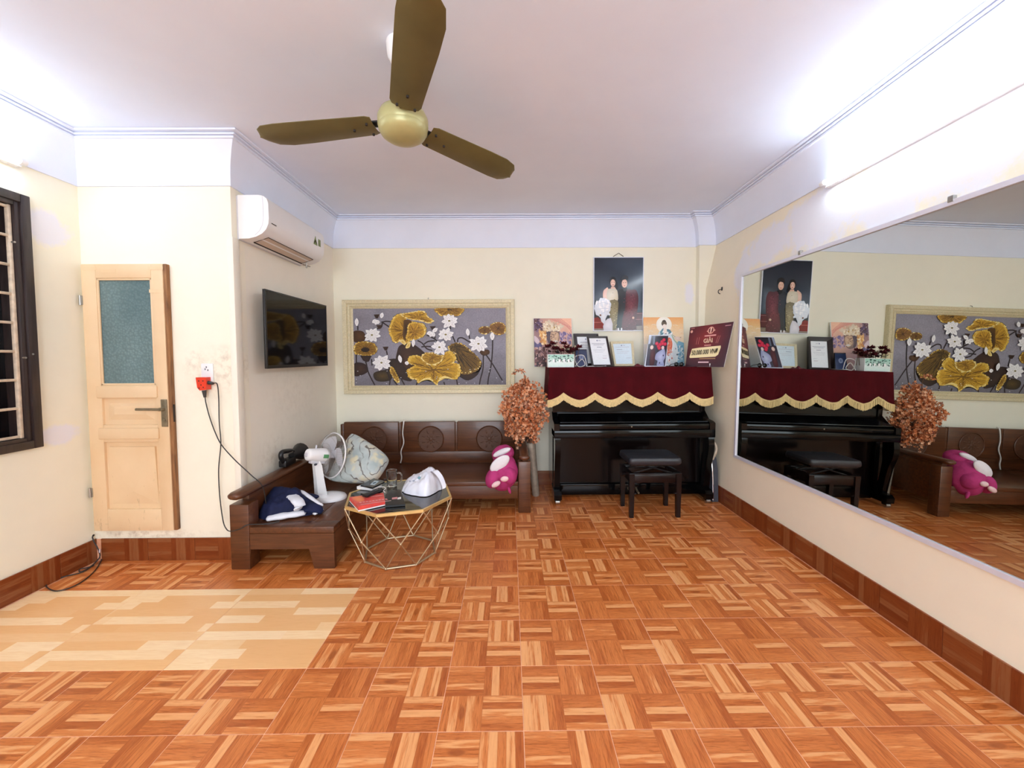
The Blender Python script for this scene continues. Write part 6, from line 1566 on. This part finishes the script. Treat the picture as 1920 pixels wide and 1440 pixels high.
# ================================================================== big cushion in the corner
q = [onY(657, 806, 3.42), onY(736, 860, 3.34), onY(706, 908, 3.13), onY(606, 903, 3.10)]
q[2].z = max(q[2].z, ST+0.012); q[3].z = max(q[3].z, ST+0.012)
CU = MB(); N_ = 34
nrm_ = (q[1]-q[0]).cross(q[3]-q[0]).normalized()
if nrm_.dot(EYE-q[0]) < 0: nrm_ = -nrm_
def pil(sgn):
    def f(u, v):
        p = q[0]*(1-u)*(1-v)+q[1]*u*(1-v)+q[2]*u*v+q[3]*(1-u)*v
        e_ = (1-(2*u-1)**2)*(1-(2*v-1)**2); pin = 1-0.10*(1-abs(2*u-1))*0
        c = (q[0]+q[1]+q[2]+q[3])/4
        # sides draw in between the corners
        su = 1-0.03*(1-(2*v-1)**2)*abs(2*u-1)**3; sv = 1-0.03*(1-(2*u-1)**2)*abs(2*v-1)**3
        p = c+(p-c)*(su*sv)*(1-0.13*(abs(2*u-1)*abs(2*v-1))**3)
        w_ = 0.010*noise.noise(p*9)+0.006*noise.noise(p*22)
        return p+nrm_*(sgn*0.10*(e_**0.38)+w_*e_**0.3)
    return f
CU.grid(pil(1), N_, N_); CU.grid(pil(-1), N_, N_)
o = part('cushion', CU, M['floral'], None, smooth=60, at=(q[2]+q[3])/2); tag(o, 'large pale blue floral cushion leaning in the corner behind the desk fan', 'cushion')

# ================================================================== pink plush toy on the bench
PL = thing('plush_toy', 'hot pink plush toy with white belly slumped against the bench arm', 'toy', (-0.07, 3.33, ST))
pc = onY(941, 884, 3.36); 
def pxy(x, y, Y=3.30): return onY(x, y, Y)
Rz = Matrix.Rotation(math.radians(10), 3, 'Y')
def lump(p): return 1+0.05*noise.noise(p*2.2)
part('body', MB().ell(pxy(944, 886, 3.37), (0.118, 0.125, 0.150), 32, 20, Rz, fn=lump), M['pink'], PL, smooth=70)
part('head', MB().ell(pxy(943, 851, 3.44), (0.094, 0.095, 0.075), 28, 16, Matrix.Rotation(math.radians(-14), 3, 'Y'), fn=lump), M['pink'], PL, smooth=70)
part('belly', MB().ell(pxy(937, 869, 3.272), (0.094, 0.022, 0.048), 26, 14, Matrix.Rotation(math.radians(-38), 3, 'Y')), M['plush_white'], PL, 'white oval belly patch', smooth=70)
part('collar', MB().ell(pxy(941, 848, 3.370), (0.080, 0.030, 0.026), 24, 12, Matrix.Rotation(math.radians(-24), 3, 'Y')), M['plush_white'], PL, 'white band across the top', smooth=70)
for (x, y), rx, rz, a in (((925, 896), 0.062, 0.085, 22), ((953, 890), 0.066, 0.080, -20)):
    part('leg', MB().ell(pxy(x, y, 3.30), (rx, 0.075, rz), 22, 14, Matrix.Rotation(math.radians(a), 3, 'Y'), fn=lump), M['pink'], PL, smooth=70)
for (x, y), rx, rz, a in (((930, 908), 0.040, 0.021, -30), ((946, 898), 0.033, 0.022, -8)):
    part('foot_pad', MB().ell(pxy(x, y, 3.222), (rx, 0.018, rz), 18, 10, Matrix.Rotation(math.radians(a), 3, 'Y')), M['plush_pale'], PL, 'pale pink foot pad', smooth=70)
part('tail', MB().ell(pxy(955, 919, 3.30), (0.013, 0.014, 0.032), 14, 8, Matrix.Rotation(math.radians(-18), 3, 'Y')), M['pink'], PL, smooth=70)

# ================================================================== jacket on the daybed
JX, JY = -1.43, 2.66
JK = thing('jacket', 'crumpled navy and white jacket lying on the end of the wooden daybed', 'jacket', (JX, JY, ST))
def JZ(x, y, z=ST): return onZ(x, y, z)
out = [JZ(484, 972), JZ(500, 977), JZ(520, 975), JZ(556, 971), JZ(585, 966), JZ(596, 959, ST+.01), JZ(588, 951, ST+.02), JZ(574, 940, ST+.02), JZ(558, 931, ST+.03), JZ(530, 934, ST+.02), JZ(503, 940, ST+.01), JZ(488, 950, ST)]
cj = Vector((sum(p.x for p in out)/len(out), sum(p.y for p in out)/len(out), ST))
no = len(out); mb = MB()
def crum(u, v, h=0.135, lift=0.0):
    a = u*no; i = int(a) % no; t = a-int(a); p = out[i].lerp(out[(i+1) % no], t)
    r = v; c = cj+Vector((-0.03, 0.02, 0)); b = c.lerp(Vector((p.x, p.y, ST)), r)
    fold = 0.030*noise.noise(b*13+Vector((3, 1, 0)))+0.022*abs(noise.noise(b*24))
    z = ST+0.003+lift+(h*(1-r**2.2)**0.75+fold*(1-r**6))*1.0
    return Vector((b.x, b.y, max(z, ST+0.003)))
mb.grid(lambda u, v: crum(u, 1-v*0.999), 72, 18, closed_u=True)
part('body', mb, M['navy'], JK, smooth=70)
def strip(pts, w0, name, mat, lift=0.010, seed=0, flat_=0.35):
    """padded sleeve or trim lying over the heap"""
    pts = smooth_path(pts, 6); n_ = 12; vs = []
    for i, p in enumerate(pts):
        d = (pts[min(i+1, len(pts)-1)]-pts[max(i-1, 0)]).normalized(); s_ = d.cross(Vector((0, 0, 1))).normalized(); up = s_.cross(d)
        e_ = min(1, min(i, len(pts)-1-i)/2+0.35); w_ = w0*e_*(1+0.25*noise.noise(p*18+Vector((seed, 0, 0))))
        for k in range(n_):
            a = 2*PI*k/n_; vs.append(p+s_*(w_*math.cos(a))+up*(w_*flat_*math.sin(a)+lift))
    mb = MB().add(vs, [(i*n_+k, i*n_+(k+1) % n_, (i+1)*n_+(k+1) % n_, (i+1)*n_+k) for i in range(len(pts)-1) for k in range(n_)]+[tuple(range(n_))[::-1], tuple(range((len(pts)-1)*n_, len(pts)*n_))])
    return part(name, mb, mat, JK, smooth=70)
strip([JZ(500, 975, ST+.006), JZ(522, 971, ST+.012), JZ(548, 967, ST+.016), JZ(574, 963, ST+.016)], 0.036, 'white_trim', M['white_cloth'], 0.008, 1, 0.5)
strip([JZ(546, 930, ST+.10), JZ(556, 939, ST+.105), JZ(562, 949, ST+.08), JZ(558, 957, ST+.05)], 0.036, 'white_panel', M['white_cloth'], 0.006, 2, 0.4)
strip([JZ(563, 922, ST+.105), JZ(580, 934, ST+.085), JZ(596, 945, ST+.06), JZ(604, 950, ST+.04)], 0.014, 'white_piping', M['white_cloth'], 0.010, 3, 0.5)
strip([JZ(558, 931, ST+.06), JZ(574, 945, ST+.055), JZ(588, 957, ST+.03), JZ(588, 964, ST+.012)], 0.055, 'sleeve', M['navy'], 0.004, 4, 0.5)
strip([JZ(570, 929, ST+.055), JZ(584, 931, ST+.056), JZ(593, 934, ST+.056)], 0.030, 'cuff', M['navy'], 0.004, 5, 0.5)
strip([JZ(587, 965, ST+.012), JZ(596, 960, ST+.02), JZ(603, 956, ST+.022)], 0.024, 'white_cuff', M['white_cloth'], 0.006, 6, 0.5)
strip([JZ(509, 924, ST+.10), JZ(514, 928, ST+.10), JZ(515, 932, ST+.09)], 0.014, 'white_tag', M['white_cloth'], 0.008, 7, 0.4)
strip([JZ(530, 921, ST+.085), JZ(545, 920, ST+.085)], 0.014, 'white_collar', M['white_cloth'], 0.0, 8, 0.4)

# ================================================================== things on the coffee table
TT_ = TZ+0.0005
def slab(pts, z0, z1, name, mat, parent, bev=0.0):
    p = [Vector((a.x, a.y, z0)) for a in pts]; r = [Vector((a.x, a.y, z1)) for a in pts]; n_ = len(p)
    mb = MB().add(p+r, [tuple(range(n_))[::-1], tuple(range(n_, 2*n_))]+[(i, (i+1) % n_, n_+(i+1) % n_, n_+i) for i in range(n_)])
    return part(name, mb, mat, parent, smooth=0)
M['book_red'] = simple('red_box_print', C(224, 78, 72), 0.3, var=0.18, scale=22)
z1 = TZ+0.030
bk = [onZ(655, 932, z1), onZ(672, 950, z1), onZ(722, 939, z1), onZ(720, 921, z1), onZ(668, 921, z1)]
bk = [bk[0], bk[1], bk[2], onZ(719, 924, z1)]
BOX = thing('red_box', 'flat red printed box on the coffee table under a black remote', 'box', (bk[0]+bk[2])/2*1.0-Vector((0, 0, 0.03)))
slab(bk, TT_, TZ+0.008, 'bottom', M['paper'], BOX); slab(bk, TZ+0.008, z1, 'lid', M['book_red'], BOX)
U_, V_ = bk[2]-bk[1], bk[0]-bk[1]; A = Art(bk[0]+Vector((0, 0, 0.0003)), bk[3]-bk[0], bk[1]-bk[0], (0, 0, 1))
A.poly([(0.05, 0.1), (0.35, 0.06), (0.3, 0.5), (0.1, 0.55)], C(236, 120, 80), C(244, 150, 90), sm=3)
for k in range(9): A.rect(0.12+0.09*k, 0.62, 0.18+0.09*k, 0.74, C(246, 190, 190), C(214, 60, 60))
A.rect(0.1, 0.84, 0.95, 0.87, C(250, 210, 210)); A.rect(0.55, 0.2, 0.9, 0.28, C(246, 160, 150))
A.part('printed_lid', M['print_soft'], BOX)
RM = thing('remote', 'black remote lying across the red box', 'remote', onZ(700, 926, z1))
a_, b_ = onZ(683, 930, z1+.012), onZ(713, 918, z1+.012); d = (b_-a_); s_ = Vector((-d.y, d.x, 0)).normalized()
part('body', MB().obox((a_+b_)/2, d*0.5, s_*0.024, (0, 0, 0.0085), 0.006), M['black'], RM)
for k in range(5):
    for j in (-1, 0, 1):
        c = a_.lerp(b_, 0.25+0.13*k)+s_*0.011*j+Vector((0, 0, 0.0085)); part('button', MB().cyl(c, c+Vector((0, 0, 0.002)), 0.0032, n=8), M['gig_bag'], RM)
FD = thing('black_folder', 'black folder with small pink and white label at the front of the coffee table', 'folder', onZ(740, 935, TZ))
fd = [onZ(722.5, 927, TZ+.012), onZ(722.5, 948, TZ+.012), onZ(760, 945, TZ+.012), onZ(751, 921, TZ+.012), onZ(735, 918, TZ+.012)]
slab(fd, TT_, TZ+0.012, 'cover', M['black'], FD)
lz = TZ+0.0124
for (x0, x1, c) in ((735, 745, C(220, 150, 150)), (745.5, 752, C(246, 244, 240))):
    mb = MB().add([onZ(x0, 933, lz), onZ(x0, 936.5, lz), onZ(x1, 935.5, lz), onZ(x1, 931.5, lz)], [(0, 1, 2, 3)])
    part('label', mb, simple('folder_label_%d' % x0, c, 0.5), FD, smooth=0)
# white paper box, phone and cable
WB = thing('white_box', 'thin white box at the left back of the coffee table', 'box', onZ(690, 916, TZ))
zb = TZ+0.020; wb = [onZ(669, 911, zb), onZ(670, 917, zb), onZ(697, 920, zb), onZ(712, 913, zb), onZ(690, 907, zb)]
wb = [onZ(669, 912, zb), onZ(698, 915, zb), onZ(716, 906, zb), onZ(690, 904, zb)]
slab(wb, TT_, zb, 'lid', M['paper'], WB)
PN = thing('phone', 'black phone with lit up blue picture lying on the white box', 'phone', onZ(700, 905, zb))
zp = zb+0.010; ph = [onZ(676, 909.5, zp), onZ(698, 914, zp), onZ(721, 903, zp), onZ(701, 896.5, zp)]
slab(ph, zb+0.0005, zp, 'case', M['phone'], PN)
A = Art(ph[0]+Vector((0, 0, 0.0004)), ph[3]-ph[0], ph[1]-ph[0], (0, 0, 1)); A.rect(0.06, 0.06, 0.94, 0.94, C(24, 24, 34)); A.poly([(0.2, 0.55), (0.75, 0.35), (0.78, 0.72), (0.25, 0.9)], C(150, 176, 190), C(196, 214, 222)); A.ell((0.5, 0.62), 0.12, 0.1, C(60, 90, 110)); A.part('picture', M['print_gloss'], PN)
pw = smooth_path([onZ(699, 917, TZ+.006), onZ(708, 914, TZ+.03), onZ(719, 913, TZ+.035), onZ(723, 916, TZ+.03), onZ(719, 920, TZ+.034), onZ(722, 923, TZ+.033)], 6)
o = part('charging_lead', MB().tube(pw, 0.003, 6), M['cable_pale'], None, smooth=60, at=pw[0]); tag(o, 'short white lead beside the glass mug on the table', 'lead')
# glass mug
gc = onZ(735, 911, TZ); gc.z = TT_
MUG = thing('glass_mug', 'clear glass beer mug with handle on the coffee table', 'mug', gc)
r_o, hh = 0.037, 0.112; X = Matrix.Translation(gc)
pr = [(0.001, 0.0), (0.030, 0.0), (0.034, 0.004), (r_o-0.001, 0.05), (r_o, hh-0.003), (r_o-0.001, hh), (r_o-0.004, hh), (r_o-0.005, hh-0.004), (r_o-0.006, 0.05), (0.027, 0.016), (0.001, 0.014)]
mb = MB(); n = 40; vs = []
for r, z in pr:
    for k in range(n):
        f = 1.0+(0.035 if (k % 5 in (0,)) and 0.006 < z < 0.075 and r > 0.033 else 0.0)
        vs.append(gc+Vector((r*f*math.cos(2*PI*k/n), r*f*math.sin(2*PI*k/n), z)))
m_ = len(pr); mb.add(vs, [(i*n+k, i*n+(k+1) % n, (i+1)*n+(k+1) % n, (i+1)*n+k) for i in range(m_-1) for k in range(n)]+[tuple(range(n))[::-1], tuple(range((m_-1)*n, m_*n))])
part('glass', mb, M['glass'], MUG, smooth=40)
hp = smooth_path([gc+Vector((0.034, 0, 0.092)), gc+Vector((0.060, 0, 0.092)), gc+Vector((0.071, 0, 0.062)), gc+Vector((0.060, 0, 0.030)), gc+Vector((0.034, 0, 0.024))], 6)
part('handle', MB().tube(hp, 0.0062, 8), M['glass'], MUG, smooth=60)
# white carrier bag
BGc = Vector((-0.565, 2.755, TT_))
BG = thing('plastic_bag', 'bulging white plastic carrier bag with blue print on the coffee table', 'bag', BGc)
ob = [(754, 921), (760, 925), (775, 929), (798, 931), (812, 926), (822, 920), (829, 916), (826, 906), (812, 898), (785, 897), (765, 903), (756, 913)]
obw = [onZ(x, y, TZ+0.001) for x, y in ob]
_cl = smooth_path(obw+[obw[0]], 6)[:-1]; obw = _cl; nb2 = len(obw)
cb = Vector((sum(p.x for p in obw)/nb2, sum(p.y for p in obw)/nb2, TZ))
bx0 = min(p.x for p in obw); bx1 = max(p.x for p in obw)
def bagf(u, v):
    a = u*nb2; i = int(a) % nb2; t = a-int(a); p = obw[i].lerp(obw[(i+1) % nb2], t); r = 1-v*0.999
    c = cb+Vector((0.03, 0.0, 0)); b = c.lerp(p, r**0.85)
    sx = (b.x-bx0)/(bx1-bx0); lean = 0.62+0.55*math.exp(-((sx-0.70)/0.24)**2)
    hgt = 0.098*lean*(1-r**2.8)**0.55
    fold = 0.030*(0.5-abs(noise.noise(b*13+Vector((2, 7, 0)))))+0.020*(0.4-abs(noise.noise(b*27+Vector((9, 1, 0)))))
    hgt += fold*(1-r**4)*min(1, hgt/0.05)
    wob = 1+0.035*noise.noise(p*30)*(r**2)
    b = c+(b-c)*wob
    return Vector((b.x, b.y, TT_+max(0.001, hgt)))
part('film', MB().grid(bagf, 110, 34, closed_u=True), M['bag'], BG, smooth=60)
tip = onY(815, 883, 2.78); hp = [cb+Vector((0.06, 0.02, 0.10)), tip, onY(826, 895, 2.76), onY(833, 914, 2.70), onY(826, 919, 2.68)]
hp = smooth_path(hp, 6); vs = []
for i, p in enumerate(hp): w_ = 0.030*(1-0.55*i/len(hp)); vs += [p+Vector((-w_*0.6, -w_*.5, 0)), p+Vector((w_*0.6, w_*.5, 0.004))]
mb = MB().add(vs, [(2*i, 2*i+1, 2*i+3, 2*i+2) for i in range(len(hp)-1)]); part('handle', mb, M['bag'], BG, smooth=60, fixn=False)
M['bag_blue'] = simple('blue_bag_print', C(110, 136, 168), 0.4); M['bag_teal'] = simple('teal_bag_print', C(120, 160, 170), 0.4)
def bagmark(name, u0, u1, v0, v1, mat):
    q_ = [bagf(u0+(u1-u0)*i/6, v)+Vector((0, -0.0012, 0.0012)) for v in (v0, v1) for i in range(7)]
    part(name, MB().add(q_, [(i, i+1, 8+i, 7+i) for i in range(6)]), mat, BG, smooth=60, fixn=False)
bagmark('printed_mark', 0.02, 0.10, 0.42, 0.48, M['bag_blue']); bagmark('printed_mark', 0.03, 0.07, 0.52, 0.58, M['bag_blue']); bagmark('printed_mark', 0.0, 0.05, 0.32, 0.36, M['bag_blue']); bagmark('printed_mark', 0.10, 0.16, 0.60, 0.68, M['bag_teal'])

# ================================================================== socket, red adapter and cables on the door wall
sk = onY(384, 701, YD-0.01)
SO = thing('wall_socket', 'white wall socket on the door wall holding a red adapter', 'socket', (sk.x, YD, sk.z))
part('plate', MB().box(-1.952, -1.878, YD-0.012, YD, 1.148, 1.268, 0.004), M['white_plastic'], SO)
for x, z in ((-1.925, 1.232), (-1.908, 1.226), (-1.917, 1.245)): part('pin_hole', MB().box(x-0.003, x+0.003, YD-0.0128, YD-0.0118, z-0.005, z+0.005), M['gig_bag'], SO)
AD = thing('red_adapter', 'red plug adapter in the wall socket with two dark plugs', 'adapter', (-1.925, YD-0.012, 1.13))
ap = [(-1.957, 1.182), (-1.893, 1.182), (-1.893, 1.105), (-1.935, 1.100), (-1.950, 1.118)]
part('body', MB().prism(ap, (0, YD-0.052, 0), (1, 0, 0), (0, 0, 1), (0, 0.040, 0)), M['red_plastic'], AD, smooth=0)
for x, z in ((-1.938, 1.16), (-1.912, 1.16), (-1.925, 1.135), (-1.938, 1.115), (-1.912, 1.12)): part('hole', MB().box(x-0.003, x+0.003, YD-0.0526, YD-0.0518, z-0.004, z+0.004), M['dark_line'], AD)
C1 = thing('power_cable', 'dark cable from the underside of the red adapter down behind the daybed post', 'cable', (-1.92, YD-0.03, 1.1))
part('plug', MB().cyl((-1.922, YD-0.032, 1.1), (-1.918, YD-0.032, 1.055), 0.014, 0.008, 10), M['cable'], C1, smooth=50)
def W2(x, y, Y): return onY(x, y, Y)
c1 = [Vector((-1.918, YD-0.032, 1.057)), W2(386, 755, YD-0.03), W2(393, 782, YD-0.025), W2(404, 812, YD-0.03), W2(416, 835, YD-0.04), W2(440, 862, YD-0.07), W2(470, 890, 2.56), W2(492, 912, 2.60), Vector((-1.60, 2.66, 0.335))]
part('lead', MB().tube(smooth_path(c1, 8), 0.0032, 6), M['cable'], C1, smooth=60)
C2 = thing('power_cable', 'dark cable from the side of the red adapter looping onto the daybed seat', 'cable', (-1.89, YD-0.03, 1.14))
part('plug', MB().cyl((-1.894, YD-0.032, 1.148), (-1.862, YD-0.034, 1.142), 0.013, 0.008, 10), M['cable'], C2, smooth=50)
c2 = [Vector((-1.864, YD-0.034, 1.142)), W2(407, 720, YD-0.035), W2(410, 745, YD-0.03), W2(411, 790, YD-0.03), W2(414, 832, YD-0.03), W2(410, 880, YD-0.03), W2(412, 930, YD-0.03), W2(418, 975, YD-0.06), W2(424, 991, 2.48), W2(432, 996, 2.465), W2(450, 992, 2.455), W2(465, 984, 2.468), Vector((-1.53, 2.52, ST+0.007)), Vector((-1.46, 2.56, ST+0.007))]
part('lead', MB().tube(smooth_path(c2, 8), 0.0032, 6), M['cable'], C2, smooth=60)
# loose cable on the floor in the left corner
fc = [onY(172, 1003, YD-0.015), onY(176, 1015, YD-0.03), onY(184, 1030, YD-0.04), onZ(186, 1046, 0.03), onZ(160, 1070, 0.006), onZ(118, 1082, 0.006), onZ(92, 1092, 0.006), onZ(88, 1101, 0.006), onZ(108, 1108, 0.006), onZ(145, 1096, 0.006), onZ(176, 1072, 0.006), onZ(190, 1050, 0.008), onZ(187, 1046, 0.02), onZ(170, 1062, 0.008), onZ(150, 1067, 0.007), onZ(152, 1072, 0.012), onZ(176, 1060, 0.012)]
LC = thing('loose_cable', 'thin dark cable loops lying on the floor in the left corner', 'cable', fc[5])
part('lead', MB().tube(smooth_path(fc, 7), 0.0034, 6), M['cable'], LC, smooth=60)
part('cable_gland', MB().ell(onY(171, 1004, YD-0.012), (0.020, 0.012, 0.011), 12, 8), M['dark_line'], LC)
part('connector', MB().tube([onY(187, 1030, YD-0.05), onY(186, 1037, YD-0.06)], 0.006, 8), M['chrome'], LC)

# small hook and a nail on the walls
hk = Vector((XR(3.72, 1.90), 3.72, 1.90))
HK = thing('wall_hook', 'small dark metal hook on the right wall beside the mirror', 'hook', hk)
part('plate', MB().box(hk.x-0.006, hk.x+0.002, hk.y-0.010, hk.y+0.010, hk.z-0.016, hk.z+0.016, 0.002), M['cable'], HK)
part('prong', MB().tube(smooth_path([hk+Vector((-0.005, 0, -0.005)), hk+Vector((-0.03, 0, -0.012)), hk+Vector((-0.034, 0, -0.034)), hk+Vector((-0.018, 0, -0.046))], 5), 0.004, 6), M['cable'], HK)
